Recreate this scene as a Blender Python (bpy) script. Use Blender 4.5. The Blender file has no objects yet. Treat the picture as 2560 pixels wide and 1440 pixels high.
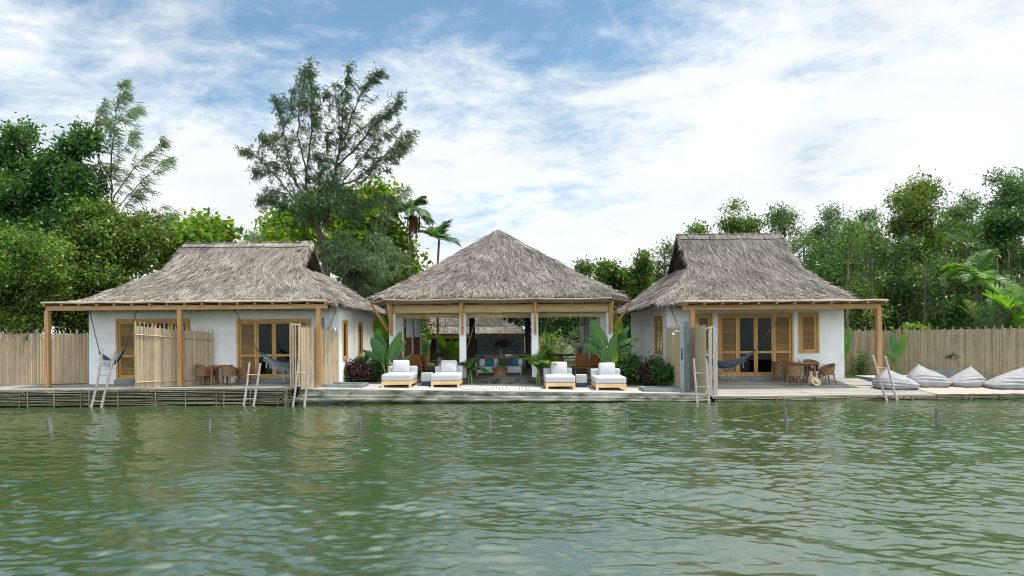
import bpy, math, random
import numpy as np
from mathutils import Vector

# ------------------------------------------------------------------ camera, sky, sun
S = bpy.context.scene
F, CX, CY, HC, T = 1600.0, 1280.0, 835.5, 2.15, math.atan(0.0081)
cd = bpy.data.cameras.new('camera'); cam = bpy.data.objects.new('camera', cd)
S.collection.objects.link(cam); S.camera = cam
cd.sensor_width = 36.0; cd.lens = 36.0*F/2560; cd.shift_y = (CY-720)/2560
cd.clip_start = 0.1; cd.clip_end = 3000
cam.location = (0, 0, HC); cam.rotation_mode = 'XYZ'
cam.rotation_euler = (math.radians(90), T, 0)

SUN = Vector((0.34, 0.03, 0.94)).normalized()
sl = bpy.data.lights.new('sun', 'SUN'); sl.energy = 4.0; sl.angle = math.radians(0.6); sl.color = (1, .955, .88)
so = bpy.data.objects.new('sun', sl); S.collection.objects.link(so)
so.rotation_euler = SUN.to_track_quat('Z', 'Y').to_euler()

wd = bpy.data.worlds.new('World'); S.world = wd; wd.use_nodes = True
nt = wd.node_tree; nt.nodes.clear()
def N(t, typ, **kw):
    n = t.nodes.new(typ)
    for k, v in kw.items(): setattr(n, k, v)
    return n
def math_(t, op, a, b=None, c=None, clamp=False):
    n = N(t, 'ShaderNodeMath', operation=op, use_clamp=clamp)
    for i, x in enumerate((a, b, c)):
        if x is None: continue
        if isinstance(x, (int, float)): n.inputs[i].default_value = x
        else: t.links.new(x, n.inputs[i])
    return n.outputs[0]
sky = N(nt, 'ShaderNodeTexSky', sky_type='NISHITA', sun_disc=False)
sky.sun_elevation = math.asin(SUN.z); sky.sun_rotation = math.atan2(SUN.x, SUN.y)
sky.air_density = 1.0; sky.dust_density = 0.2; sky.ozone_density = 2.6; sky.altitude = 800
tc = N(nt, 'ShaderNodeTexCoord'); sp = N(nt, 'ShaderNodeSeparateXYZ'); nt.links.new(tc.outputs['Generated'], sp.inputs[0])
zz = math_(nt, 'ADD', math_(nt, 'MAXIMUM', sp.outputs[2], 0.0), 0.16)
u_ = math_(nt, 'DIVIDE', sp.outputs[0], zz); v_ = math_(nt, 'DIVIDE', sp.outputs[1], zz)
cb = N(nt, 'ShaderNodeCombineXYZ'); nt.links.new(u_, cb.inputs[0]); nt.links.new(v_, cb.inputs[1])
def wnoise(scale, detail, rough, dist, sx=1, sy=1, off=(0, 0, 0), rot=0):
    mp = N(nt, 'ShaderNodeMapping'); mp.inputs['Scale'].default_value = (sx, sy, 1); mp.inputs['Location'].default_value = off
    mp.inputs['Rotation'].default_value = (0, 0, rot)
    nt.links.new(cb.outputs[0], mp.inputs[0])
    n = N(nt, 'ShaderNodeTexNoise'); n.inputs['Scale'].default_value = scale; n.inputs['Detail'].default_value = detail
    n.inputs['Roughness'].default_value = rough; n.inputs['Distortion'].default_value = dist
    nt.links.new(mp.outputs[0], n.inputs['Vector']); return n.outputs[0]
big = wnoise(.75, 3, .5, .3, off=(3.1, 1.7, 0))
mid = wnoise(2.3, 11, .66, .35, 1, 1.15, off=(7.3, 2.2, 0), rot=.5)
rip = wnoise(8.5, 6, .6, .5, 1, 1.25, off=(1, 5, 0), rot=.35)
el = sp.outputs[2]
low = N(nt, 'ShaderNodeMapRange'); nt.links.new(el, low.inputs[0])
for i, x in enumerate((0.06, 0.46, .46, -.02)): low.inputs[i+1].default_value = x
rt = math_(nt, 'MULTIPLY', sp.outputs[0], .17)
d = math_(nt, 'ADD', math_(nt, 'MULTIPLY', big, .75), math_(nt, 'MULTIPLY', mid, .85))
d = math_(nt, 'ADD', d, math_(nt, 'MULTIPLY', rip, .34))
d = math_(nt, 'ADD', math_(nt, 'ADD', d, low.outputs[0]), rt)
hi = N(nt, 'ShaderNodeMapRange'); nt.links.new(el, hi.inputs[0])
for i, x in enumerate((.50, .72, 0, .34)): hi.inputs[i+1].default_value = x
d = math_(nt, 'ADD', d, hi.outputs[0])
# one small hole with a greyer cloud in it, high on the right
gd = N(nt, 'ShaderNodeVectorMath', operation='DISTANCE'); nv = N(nt, 'ShaderNodeVectorMath', operation='NORMALIZE'); nt.links.new(tc.outputs['Generated'], nv.inputs[0]); nt.links.new(nv.outputs[0], gd.inputs[0])
gd.inputs[1].default_value = Vector((.475, 1, .268)).normalized()
gm = N(nt, 'ShaderNodeMapRange', interpolation_type='SMOOTHSTEP'); nt.links.new(gd.outputs['Value'], gm.inputs[0])
for i, x in enumerate((.01, .075, 1, 0)): gm.inputs[i+1].default_value = x
gr = N(nt, 'ShaderNodeMapRange', interpolation_type='SMOOTHSTEP'); nt.links.new(mid, gr.inputs[0])
for i, x in enumerate((.40, .58, 0, .30)): gr.inputs[i+1].default_value = x
gq = math_(nt, 'MULTIPLY', gm.outputs[0], gr.outputs[0])
cov = N(nt, 'ShaderNodeMapRange', interpolation_type='SMOOTHSTEP'); nt.links.new(d, cov.inputs[0])
for i, x in enumerate((.83, 1.25, .11, .97)): cov.inputs[i+1].default_value = x
shade = wnoise(1.3, 5, .55, .4, off=(11, 4, 0))
shr = N(nt, 'ShaderNodeMapRange'); nt.links.new(shade, shr.inputs[0])
for i, x in enumerate((.3, .7, 5.5, 6.7)): shr.inputs[i+1].default_value = x
sh_o = math_(nt, 'MULTIPLY', shr.outputs[0], math_(nt, 'SUBTRACT', 1.0, gq))
cc = N(nt, 'ShaderNodeCombineColor')
nt.links.new(math_(nt, 'MULTIPLY', sh_o, .955), cc.inputs[0]); nt.links.new(math_(nt, 'MULTIPLY', shr.outputs[0], math_(nt, 'SUBTRACT', .985, math_(nt, 'MULTIPLY', gq, .75))), cc.inputs[1]); nt.links.new(math_(nt, 'MULTIPLY', shr.outputs[0], math_(nt, 'SUBTRACT', 1.0, math_(nt, 'MULTIPLY', gq, .55))), cc.inputs[2])
tint = N(nt, 'ShaderNodeMix', data_type='RGBA', blend_type='MULTIPLY'); tint.inputs[0].default_value = 1
nt.links.new(sky.outputs[0], tint.inputs[6]); tint.inputs[7].default_value = (.56, .90, .90, 1)
mx = N(nt, 'ShaderNodeMix', data_type='RGBA'); nt.links.new(cov.outputs[0], mx.inputs[0])
nt.links.new(tint.outputs[2], mx.inputs[6]); nt.links.new(cc.outputs[0], mx.inputs[7])
# sky behind the viewer is boosted, an added fill for the shaded house fronts
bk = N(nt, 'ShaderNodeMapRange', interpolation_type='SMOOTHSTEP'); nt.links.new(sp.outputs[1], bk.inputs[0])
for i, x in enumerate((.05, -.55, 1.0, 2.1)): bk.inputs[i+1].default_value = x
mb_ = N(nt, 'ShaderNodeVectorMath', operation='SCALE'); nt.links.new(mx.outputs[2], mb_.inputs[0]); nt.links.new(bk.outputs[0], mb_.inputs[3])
bg = N(nt, 'ShaderNodeBackground'); bg.inputs[1].default_value = 0.13
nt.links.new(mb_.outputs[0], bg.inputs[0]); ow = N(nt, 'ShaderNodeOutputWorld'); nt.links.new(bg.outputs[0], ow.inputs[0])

S.view_settings.view_transform = 'Standard'; S.view_settings.look = 'None'
S.view_settings.exposure = 0.42; S.view_settings.gamma = 1.0; S.view_settings.use_curve_mapping = False
S.render.engine = 'CYCLES'
try:
    c = S.cycles; c.max_bounces = 7; c.diffuse_bounces = 3; c.glossy_bounces = 3; c.transmission_bounces = 4
    c.transparent_max_bounces = 8; c.use_denoising = True; c.denoiser = 'OPENIMAGEDENOISE'; c.sample_clamp_indirect = 6
    c.filter_width = 1.0; c.caustics_reflective = False; c.caustics_refractive = False
except Exception: pass

# ------------------------------------------------------------------ helpers
cT, sT = math.cos(T), math.sin(T)
def W(px, py, D):                       # point of the place seen at picture position px, py (2560 wide) and D metres away
    dx, dy = px-CX, CY-py
    u, v = dx*cT+dy*sT, -dx*sT+dy*cT
    return Vector((u*D/F, D, HC+v*D/F))
def fD(px, py, z):                      # distance at which that line of sight meets height z
    return (z-HC)*F/(-(px-CX)*sT+(CY-py)*cT)
def zT(x): return .442-.021*(x+5.05)    # the terrace falls gently to the right
def zR(y): return .163+.078*(y-20)      # the right deck rises towards the house
ZL = .55
col = S.collection
def put(name, me, parent=None):
    o = bpy.data.objects.new(name, me); col.objects.link(o)
    if parent is not None: o.parent = parent
    return o
def tag(o, label=None, cat=None, group=None, kind=None):
    for k, v in (('label', label), ('category', cat), ('group', group), ('kind', kind)):
        if v: o[k] = v
    return o
def empty(name, loc, label, cat, group=None, rz=0):
    o = put(name, None); o.location = loc; o.rotation_euler[2] = rz; o.empty_display_size = .2
    return tag(o, label, cat, group)
def npmesh(name, V, Fq, mat, parent=None, smooth=False, mi=None, mats=None):
    V = np.asarray(V, np.float32).reshape(-1, 3); Fq = np.asarray(Fq, np.int32); k = Fq.shape[1]
    if parent is not None: V = V-np.array(parent_loc(parent), np.float32)
    me = bpy.data.meshes.new(name); me.vertices.add(len(V)); me.vertices.foreach_set('co', V.ravel())
    me.loops.add(Fq.size); me.loops.foreach_set('vertex_index', Fq.ravel())
    me.polygons.add(len(Fq)); me.polygons.foreach_set('loop_start', np.arange(0, Fq.size, k, dtype=np.int32))
    if smooth: me.polygons.foreach_set('use_smooth', np.ones(len(Fq), bool))
    me.materials.append(mat); me.update(calc_edges=True)
    return put(name, me, parent)
def parent_loc(p):
    v = Vector(p.location)
    while p.parent: p = p.parent; v += Vector(p.location)
    return v
class MB:
    """collects boxes, bars, tubes and sheets in world coordinates; build() links ONE mesh"""
    def __init__(s): s.v = []; s.f = []; s.sm = []
    def add(s, vs, fs, smooth=False):
        n = len(s.v); s.v += [tuple(p) for p in vs]; s.f += [tuple(i+n for i in q) for q in fs]; s.sm += [smooth]*len(fs); return s
    def box(s, x0, x1, y0, y1, z0, z1):
        return s.hexa([(x0,y0,z0),(x1,y0,z0),(x1,y1,z0),(x0,y1,z0),(x0,y0,z1),(x1,y0,z1),(x1,y1,z1),(x0,y1,z1)])
    def hexa(s, p): return s.add(p, [(3,2,1,0),(4,5,6,7),(0,1,5,4),(1,2,6,5),(2,3,7,6),(3,0,4,7)])
    def bar(s, p, q, w, h, up=(0, 0, 1)):
        p, q = Vector(p), Vector(q); d = (q-p).normalized(); up = Vector(up)
        if abs(d.dot(up)) > .98: up = Vector((0, 1, 0))
        a = d.cross(up).normalized()*w/2; b = a.cross(d).normalized()*h/2
        return s.hexa([p-a-b, p+a-b, p+a+b, p-a+b, q-a-b, q+a-b, q+a+b, q-a+b])
    def tube(s, pts, r, n=7, cap=True):
        pts = [Vector(p) for p in pts]; m = len(pts)
        if isinstance(r, (int, float)): r = [r]*m
        vs, fs = [], []; ref = None
        for i in range(m):
            d = (pts[min(i+1, m-1)]-pts[max(i-1, 0)]).normalized()
            if ref is None: ref = d.orthogonal().normalized()
            ref = (ref-d*ref.dot(d)).normalized(); b = d.cross(ref)
            for k in range(n):
                t = 2*math.pi*k/n; vs.append(pts[i]+(ref*math.cos(t)+b*math.sin(t))*r[i])
        for i in range(m-1):
            for k in range(n):
                a, c = i*n+k, i*n+(k+1) % n; fs.append((a, c, c+n, a+n))
        s.add(vs, fs, True)
        if cap:
            s.add(vs[:n], [tuple(range(n))[::-1]]); s.add(vs[-n:], [tuple(range(n))])
        return s
    def grid(s, P, smooth=True, closed=False):   # P[i][j]
        m, n = len(P), len(P[0]); vs = [p for r in P for p in r]; fs = []
        for i in range(m-1):
            for j in range(n if closed else n-1):
                k = (j+1) % n; fs.append((i*n+j, i*n+k, (i+1)*n+k, (i+1)*n+j))
        return s.add(vs, fs, smooth)
    def cyl(s, c, r0, r1, h, n=16):
        c = Vector(c); return s.tube([c, c+Vector((0, 0, h))], [r0, r1], n)
    def lathe(s, c, prof, n=18, caps=True):
        P = [[(c[0]+r*math.cos(2*math.pi*k/n), c[1]+r*math.sin(2*math.pi*k/n), c[2]+z) for k in range(n)] for r, z in prof]
        s.grid(P, True, True)
        if caps: s.add(P[-1], [tuple(range(n))]); s.add(P[0], [tuple(range(n))[::-1]])
        return s
    def cushion(s, c, sz, r=.05, puff=.0, n=9, rz=0, tilt=0):
        c = Vector(c); hx, hy, hz = [q/2 for q in sz]; cr, sr = math.cos(rz), math.sin(rz); ct, st = math.cos(tilt), math.sin(tilt)
        r = min(r, hx*.98, hy*.98, hz*.98)
        for ax in range(3):
            for sg in (-1, 1):
                P = []
                for i in range(n):
                    row = []
                    for j in range(n):
                        a, b = -math.cos(math.pi*i/(n-1)), -math.cos(math.pi*j/(n-1))
                        p = [0, 0, 0]; p[ax] = sg; p[(ax+1) % 3] = a; p[(ax+2) % 3] = b
                        q = Vector((p[0]*hx, p[1]*hy, p[2]*hz)); k = Vector([max(-h+r, min(h-r, w)) for h, w in zip((hx, hy, hz), q)])
                        e = q-k; q = k+e.normalized()*r if e.length > 1e-9 else q
                        f = puff*(1-p[(ax+1) % 3]**2)*(1-p[(ax+2) % 3]**2)*(1 if sz[ax] == min(sz) else .15); q[ax] += sg*f
                        x, y, z = q; y, z = y*ct-z*st, y*st+z*ct; x, y = x*cr-y*sr, x*sr+y*cr
                        row.append(c+Vector((x, y, z)))
                    P.append(row if sg > 0 else row[::-1])
                s.grid(P)
        return s
    def build(s, name, mat, parent=None):
        me = bpy.data.meshes.new(name); off = parent_loc(parent) if parent is not None else Vector((0, 0, 0))
        me.from_pydata([tuple(Vector(p)-off) for p in s.v], [], s.f)
        me.polygons.foreach_set('use_smooth', s.sm); me.materials.append(mat); me.update()
        return put(name, me, parent)
def copy_tree(o, parent=None):
    c = o.copy(); col.objects.link(c)
    if parent is not None: c.parent = parent
    for ch in list(o.children): copy_tree(ch, c)
    return c

# ------------------------------------------------------------------ materials
def newmat(name):
    m = bpy.data.materials.new(name); m.use_nodes = True; t = m.node_tree; t.nodes.clear()
    o = N(t, 'ShaderNodeOutputMaterial'); return m, t, o
def mixc(t, fac, a, b, bt='MIX'):
    n = N(t, 'ShaderNodeMix', data_type='RGBA', blend_type=bt)
    for i, x in ((0, fac), (6, a), (7, b)):
        if isinstance(x, (int, float)): n.inputs[i].default_value = x
        elif isinstance(x, tuple): n.inputs[i].default_value = x+(1,) if len(x) == 3 else x
        else: t.links.new(x, n.inputs[i])
    return n.outputs[2]
def noise(t, scale, stretch=(1, 1, 1), detail=5, rough=.6, dist=0, obj=True):
    tc = N(t, 'ShaderNodeTexCoord'); mp = N(t, 'ShaderNodeMapping'); mp.inputs['Scale'].default_value = stretch
    t.links.new(tc.outputs['Object'], mp.inputs[0]); n = N(t, 'ShaderNodeTexNoise')
    n.inputs['Scale'].default_value = scale; n.inputs['Detail'].default_value = detail; n.inputs['Roughness'].default_value = rough
    n.inputs['Distortion'].default_value = dist; t.links.new(mp.outputs[0], n.inputs['Vector']); return n.outputs[0]
def ramp(t, fac, stops):
    r = N(t, 'ShaderNodeValToRGB'); t.links.new(fac, r.inputs[0]); e = r.color_ramp.elements
    while len(e) < len(stops): e.new(.5)
    for q, (p, c) in zip(e, stops): q.position = p; q.color = tuple(c)+(1,)
    return r.outputs[0]
def island(t): return N(t, 'ShaderNodeNewGeometry').outputs['Random Per Island']
def pm(name, c0, c1, scale=6, stretch=(1, 1, 1), rough=.7, bump=.2, bscale=None, isl=None, spec=.3, c2=None, c2scale=1.2, c2lo=.55, c2hi=.7, c2stretch=None):
    """two tones by noise, optional third tone in large stains, optional per-piece tone spread"""
    m, t, o = newmat(name); b = N(t, 'ShaderNodeBsdfPrincipled'); t.links.new(b.outputs[0], o.inputs[0])
    nz = noise(t, scale, stretch); c = ramp(t, nz, [(.32, c0), (.68, c1)])
    if c2:
        mr = N(t, 'ShaderNodeMapRange'); t.links.new(noise(t, c2scale, c2stretch or stretch, 6, .65, .3), mr.inputs[0])
        mr.inputs[1].default_value = c2lo; mr.inputs[2].default_value = c2hi
        c = mixc(t, mr.outputs[0], c, c2)
    if isl: c = mixc(t, 1.0, c, ramp(t, island(t), [(0, (isl[0],)*3), (1, (isl[1],)*3)]), 'MULTIPLY')
    t.links.new(c, b.inputs['Base Color']); b.inputs['Roughness'].default_value = rough; b.inputs['Specular IOR Level'].default_value = spec
    if bump:
        bp = N(t, 'ShaderNodeBump'); bp.inputs['Strength'].default_value = bump; bp.inputs['Distance'].default_value = .02
        t.links.new(noise(t, bscale or scale*3, stretch, 4), bp.inputs['Height']); t.links.new(bp.outputs[0], b.inputs['Normal'])
    return m
def leafmat(name, ca, cb, cc=None, tr=.35, trc=None, rough=.45, spec=.4):
    m, t, o = newmat(name); r = island(t)
    st = [(0, ca), (.6, cb)] + ([(1, cc)] if cc else [])
    c = ramp(t, r, st); c = mixc(t, .8, c, ramp(t, noise(t, .5, detail=3), [(.3, (.55,)*3), (.72, (1.35, 1.32, 1.1))]), 'MULTIPLY')
    b = N(t, 'ShaderNodeBsdfPrincipled'); t.links.new(c, b.inputs['Base Color']); b.inputs['Roughness'].default_value = rough; b.inputs['Specular IOR Level'].default_value = spec
    tl = N(t, 'ShaderNodeBsdfTranslucent'); t.links.new(mixc(t, 1.0, c, trc or (1.5, 1.45, .5), 'MULTIPLY'), tl.inputs[0])
    ms = N(t, 'ShaderNodeMixShader'); ms.inputs[0].default_value = tr
    t.links.new(b.outputs[0], ms.inputs[1]); t.links.new(tl.outputs[0], ms.inputs[2]); t.links.new(ms.outputs[0], o.inputs[0]); return m
M = {}
M['plaster'] = pm('white_plaster', (.78, .785, .78), (.85, .85, .84), 2.5, (1, 1, .6), .85, .08, 30, c2=(.62, .62, .575), c2scale=1.0, c2lo=.48, c2hi=.8, c2stretch=(1, 1, .8))
M['wood'] = pm('honey_timber', (.42, .225, .068), (.57, .335, .115), 5, (3, 3, .35), .5, .12, isl=(.85, 1.12), c2=(.30, .14, .04), c2scale=2.2, c2lo=.55, c2hi=.8)
M['beam'] = pm('beam_timber', (.36, .20, .085), (.50, .31, .14), 5, (.35, 3, 3), .55, .12, c2=(.27, .13, .045), c2scale=1.6, c2lo=.5, c2hi=.75)
M['postwood'] = pm('post_timber', (.36, .185, .07), (.50, .28, .11), 5, (4, 4, .25), .5, .12, c2=(.30, .13, .04), c2scale=1.5, c2lo=.56, c2hi=.8)
M['teak'] = pm('pale_teak', (.66, .42, .20), (.78, .53, .28), 6, (.5, 2, 2), .5, .08)
M['brownwood'] = pm('brown_timber', (.20, .085, .03), (.32, .15, .055), 6, (2, 2, .5), .45, .1)
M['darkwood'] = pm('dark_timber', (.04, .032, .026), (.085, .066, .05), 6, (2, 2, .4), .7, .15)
M['greywood'] = pm('weathered_pole', (.33, .29, .25), (.58, .53, .47), 9, (3, 3, .5), .75, .25, c2=(.20, .17, .13), c2scale=3, c2lo=.58, c2hi=.8)
M['bambooedge'] = pm('bank_bamboo', (.24, .22, .14), (.42, .38, .26), 5, (.5, 3, 3), .6, .15, isl=(.35, 1.2), c2=(.10, .105, .055), c2scale=2.6, c2lo=.48, c2hi=.72)
M['reed'] = pm('fence_reed', (.45, .35, .235), (.59, .475, .335), 9, (5, 5, .3), .7, .1, c2stretch=(1, 1, .6), isl=(.78, 1.1), c2=(.36, .27, .18), c2scale=2.3, c2lo=.54, c2hi=.8)
M['reedgrey'] = pm('old_fence_reed', (.345, .28, .175), (.46, .385, .255), 9, (5, 5, .3), .75, .1, c2stretch=(1, 1, .6), isl=(.76, 1.1), c2=(.27, .22, .14), c2scale=2.3, c2lo=.52, c2hi=.75)
M['thatchbase'] = pm('thatch_bed', (.09, .075, .06), (.19, .16, .13), 9, (1, 1, 1), .9, .5)
M['gable'] = pm('gable_reed', (.10, .06, .03), (.24, .14, .06), 9, (4, 4, 1), .9, .4)
M['concrete'] = pm('concrete', (.31, .315, .30), (.42, .42, .40), 3, (1, 1, 1), .85, .12, 40, c2=(.30, .30, .27), c2scale=.9, c2lo=.5, c2hi=.75)
M['wetconcrete'] = pm('stained_concrete', (.14, .14, .115), (.27, .265, .225), 2.5, (.6, 1, 2), .85, .3, 20, c2=(.045, .052, .032), c2scale=1.8, c2lo=.42, c2hi=.60, c2stretch=(.8, 1, 3))
M['stonedark'] = pm('dark_stone', (.085, .11, .115), (.17, .20, .20), 7, (1, 1, .7), .6, .15, c2=(.25, .28, .27), c2scale=3, c2lo=.6, c2hi=.8)
M['stonepale'] = pm('pale_render', (.36, .38, .36), (.52, .53, .50), 4, (1, 1, .4), .8, .12, c2=(.26, .28, .27), c2scale=1.5)
M['greyseat'] = pm('grey_cement', (.15, .18, .18), (.26, .29, .28), 3, (1, 1, 1), .8, .15)
M['deck'] = pm('deck_board', (.25, .232, .205), (.38, .36, .33), 4, (.3, 3, 1), .75, .15, isl=(.78, 1.12), c2=(.25, .22, .18), c2scale=1.1, c2lo=.52, c2hi=.75)
M['white'] = pm('white_canvas', (.46, .47, .485), (.51, .517, .525), 14, (1, 1, 1), .9, .12, 60)
M['linen'] = pm('grey_linen', (.24, .24, .246), (.335, .335, .34), 5, (1, 1, 1), .95, .25, 26)
M['teal'] = pm('teal_fabric', (.02, .12, .15), (.035, .17, .20), 12, (1, 1, 1), .9, .1)
M['navy'] = pm('navy_paint', (.02, .035, .08), (.03, .055, .12), 6, (1, 1, 1), .6, .1)
M['hammock'] = pm('blue_cotton', (.045, .075, .11), (.12, .17, .22), 10, (1, 1, 1), .95, .2)
M['fringe'] = pm('pale_cotton', (.33, .37, .40), (.46, .49, .51), 10, (1, 1, 1), .95, .2)
M['rattan'] = pm('brown_rattan', (.13, .068, .03), (.29, .165, .08), 24, (1, 1, 1.6), .55, .5, 50)
M['paleweave'] = pm('pale_weave', (.40, .31, .18), (.58, .47, .31), 20, (1, 1, 1), .8, .5, 50)
M['rope'] = pm('rope_fibre', (.20, .18, .15), (.36, .33, .28), 30, (1, 1, 1), .9, .2)
M['darkrope'] = pm('dark_rope', (.05, .05, .05), (.11, .105, .10), 30, (1, 1, 1), .9, .2)
M['blind'] = pm('bamboo_blind', (.40, .29, .14), (.60, .46, .25), 4, (.4, 1, 6), .6, .2, isl=(.7, 1.12))
M['mat'] = pm('mat_edge', (.30, .26, .215), (.42, .37, .31), 5, (1, 3, 3), .8, .3)
M['matunder'] = pm('mat_underside', (.22, .16, .09), (.38, .29, .17), 5, (5, .6, 1), .85, .2)
M['metal'] = pm('brushed_metal', (.55, .56, .57), (.68, .68, .68), 8, (1, 1, 1), .3, .0); M['metal'].node_tree.nodes['Principled BSDF'].inputs['Metallic'].default_value = .9
M['black'] = pm('black_fitting', (.012, .012, .012), (.02, .02, .02), 5, (1, 1, 1), .5, 0)
M['stake'] = pm('old_stake', (.10, .095, .09), (.25, .24, .24), 8, (3, 3, .5), .85, .3)
M['curtain'] = pm('slate_curtain', (.05, .075, .095), (.10, .135, .16), 3, (6, 1, .2), .9, .0)
M['louvre'] = pm('louvre_timber', (.36, .21, .08), (.50, .31, .12), 5, (.6, 2, 2), .55, .1, isl=(.75, 1.1))
M['bark'] = pm('grey_bark', (.10, .085, .07), (.22, .19, .155), 7, (2, 2, .5), .9, .5)
M['barkdark'] = pm('dark_bark', (.035, .03, .026), (.085, .072, .06), 7, (2, 2, .5), .9, .5)
M['gap'] = pm('shaded_timber', (.010, .010, .008), (.02, .018, .014), 6, rough=.9)  # near-black: shade in the gaps behind the rods, put into the colour
M['soil'] = pm('soil', (.05, .042, .03), (.12, .10, .07), 3, (1, 1, 1), .95, .4, c2=(.05, .10, .02), c2scale=.5, c2lo=.45, c2hi=.6)
M['lawn'] = pm('lawn', (.045, .10, .02), (.10, .17, .035), 6, (1, 1, 1), .95, .4)
M['grassblade'] = leafmat('grass_blade', (.05, .11, .02), (.11, .20, .04), (.16, .20, .05), .3)
M['bronzeplant'] = pm('vase_glass', (.10, .12, .12), (.2, .22, .22), 5, (1, 1, 1), .2, 0)
M['straw'] = pm('hat_straw', (.56, .44, .26), (.70, .58, .38), 30, (1, 1, 3), .8, .3)
# thatch blade: one tone per blade
def thatchmat(name, stops):
    m, t, o = newmat(name); b = N(t, 'ShaderNodeBsdfPrincipled'); t.links.new(b.outputs[0], o.inputs[0])
    c = ramp(t, island(t), stops)
    c = mixc(t, .9, c, ramp(t, noise(t, .7, detail=4), [(.3, (.62, .60, .58)), (.7, (1.2, 1.18, 1.15))]), 'MULTIPLY')
    t.links.new(c, b.inputs['Base Color']); b.inputs['Roughness'].default_value = .75; b.inputs['Specular IOR Level'].default_value = .25; return m
M['thatch'] = thatchmat('thatch_blade', [(0, (.075, .058, .046)), (.28, (.228, .207, .180)), (.65, (.385, .36, .322)), (1, (.565, .535, .485))])
M['thatchgrey'] = thatchmat('grey_thatch_blade', [(0, (.065, .055, .048)), (.28, (.175, .155, .138)), (.65, (.32, .29, .265)), (1, (.52, .48, .44))])
M['ridge'] = thatchmat('ridge_blade', [(0, (.13, .115, .10)), (.4, (.36, .33, .29)), (1, (.56, .52, .46))])
# glass: dark, see-through to the curtains, mirrors the lake
m, t, o = newmat('window_glass'); g = N(t, 'ShaderNodeBsdfGlossy'); g.inputs['Roughness'].default_value = .02; g.inputs[0].default_value = (.9, .95, .95, 1)
tr = N(t, 'ShaderNodeBsdfTransparent'); tr.inputs[0].default_value = (.42, .48, .48, 1); fr = N(t, 'ShaderNodeFresnel'); fr.inputs[0].default_value = 1.22
ms = N(t, 'ShaderNodeMixShader'); t.links.new(fr.outputs[0], ms.inputs[0]); t.links.new(tr.outputs[0], ms.inputs[1]); t.links.new(g.outputs[0], ms.inputs[2]); t.links.new(ms.outputs[0], o.inputs[0]); M['glass'] = m
# lake water
m, t, o = newmat('lake_water'); b = N(t, 'ShaderNodeBsdfPrincipled'); t.links.new(b.outputs[0], o.inputs[0])
t.links.new(ramp(t, noise(t, .12, detail=3), [(.35, (.025, .054, .014)), (.65, (.035, .060, .018))]), b.inputs['Base Color'])
b.inputs['Roughness'].default_value = .02; b.inputs['IOR'].default_value = 3.4; b.inputs['Specular IOR Level'].default_value = .5
bp = N(t, 'ShaderNodeBump'); bp.inputs['Strength'].default_value = .22; bp.inputs['Distance'].default_value = .012
t.links.new(noise(t, 24, (.6, 1, 1), 5, .62, .5), bp.inputs['Height']); t.links.new(bp.outputs[0], b.inputs['Normal']); M['water'] = m
# foliage
M['leaf_fresh'] = leafmat('fresh_leaf', (.030, .085, .014), (.085, .175, .028), (.26, .34, .07), .4)  # last tone brightened: sunlit leaf highlights put into the colour
M['leaf_dark'] = leafmat('dark_leaf', (0.022, 0.074, 0.017), (0.050, 0.135, 0.028), (0.091, 0.184, 0.037), .3)
M['leaf_lime'] = leafmat('lime_leaf', (0.070, 0.171, 0.022), (0.150, 0.268, 0.032), (0.280, 0.365, 0.052), .5)
M['leaf_acacia'] = leafmat('acacia_leaf', (0.039, 0.093, 0.027), (0.081, 0.158, 0.047), (0.151, 0.226, 0.076), .32)
M['leaf_acacia_b'] = leafmat('bright_acacia_leaf', (.030, .085, .015), (.085, .165, .028), (.25, .31, .06), .4)
M['needle'] = leafmat('casuarina_needle', (0.027, 0.065, 0.025), (0.051, 0.108, 0.041), (0.091, 0.154, 0.057), .2)
M['needle_b'] = leafmat('pale_needle', (0.072, 0.131, 0.065), (0.144, 0.225, 0.111), (0.225, 0.319, 0.167), .2)
M['palm'] = leafmat('palm_leaf', (0.032, 0.098, 0.023), (0.070, 0.183, 0.039), (0.126, 0.239, 0.050), .35)
M['palm_b'] = leafmat('bright_palm_leaf', (0.073, 0.211, 0.036), (0.163, 0.357, 0.057), (0.293, 0.439, 0.081), .45)
M['palm_dry'] = leafmat('faded_palm_leaf', (.10, .13, .05), (.20, .22, .10), (.30, .27, .14), .3)
M['palm_pale'] = leafmat('silvery_palm_leaf', (0.078, 0.143, 0.078), (0.143, 0.221, 0.117), (0.221, 0.273, 0.169), .3)
M['dead'] = leafmat('dead_frond', (.12, .055, .02), (.20, .10, .04), None, .2)
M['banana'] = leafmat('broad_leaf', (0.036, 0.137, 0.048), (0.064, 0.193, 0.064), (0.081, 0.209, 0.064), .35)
M['banana_lit'] = leafmat('lit_broad_leaf', (.12, .25, .025), (.18, .32, .03), None, .6)  # yellower copy of the broad leaf, backlight put into its colour
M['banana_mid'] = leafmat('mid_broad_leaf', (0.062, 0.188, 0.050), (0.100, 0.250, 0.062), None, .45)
M['stem'] = pm('green_stem', (.16, .24, .07), (.26, .33, .12), 6, (2, 2, .5), .6, .1)
M['burgundy'] = leafmat('burgundy_leaf', (0.035, 0.014, 0.018), (0.084, 0.031, 0.036), (0.154, 0.070, 0.063), .25)

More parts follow.
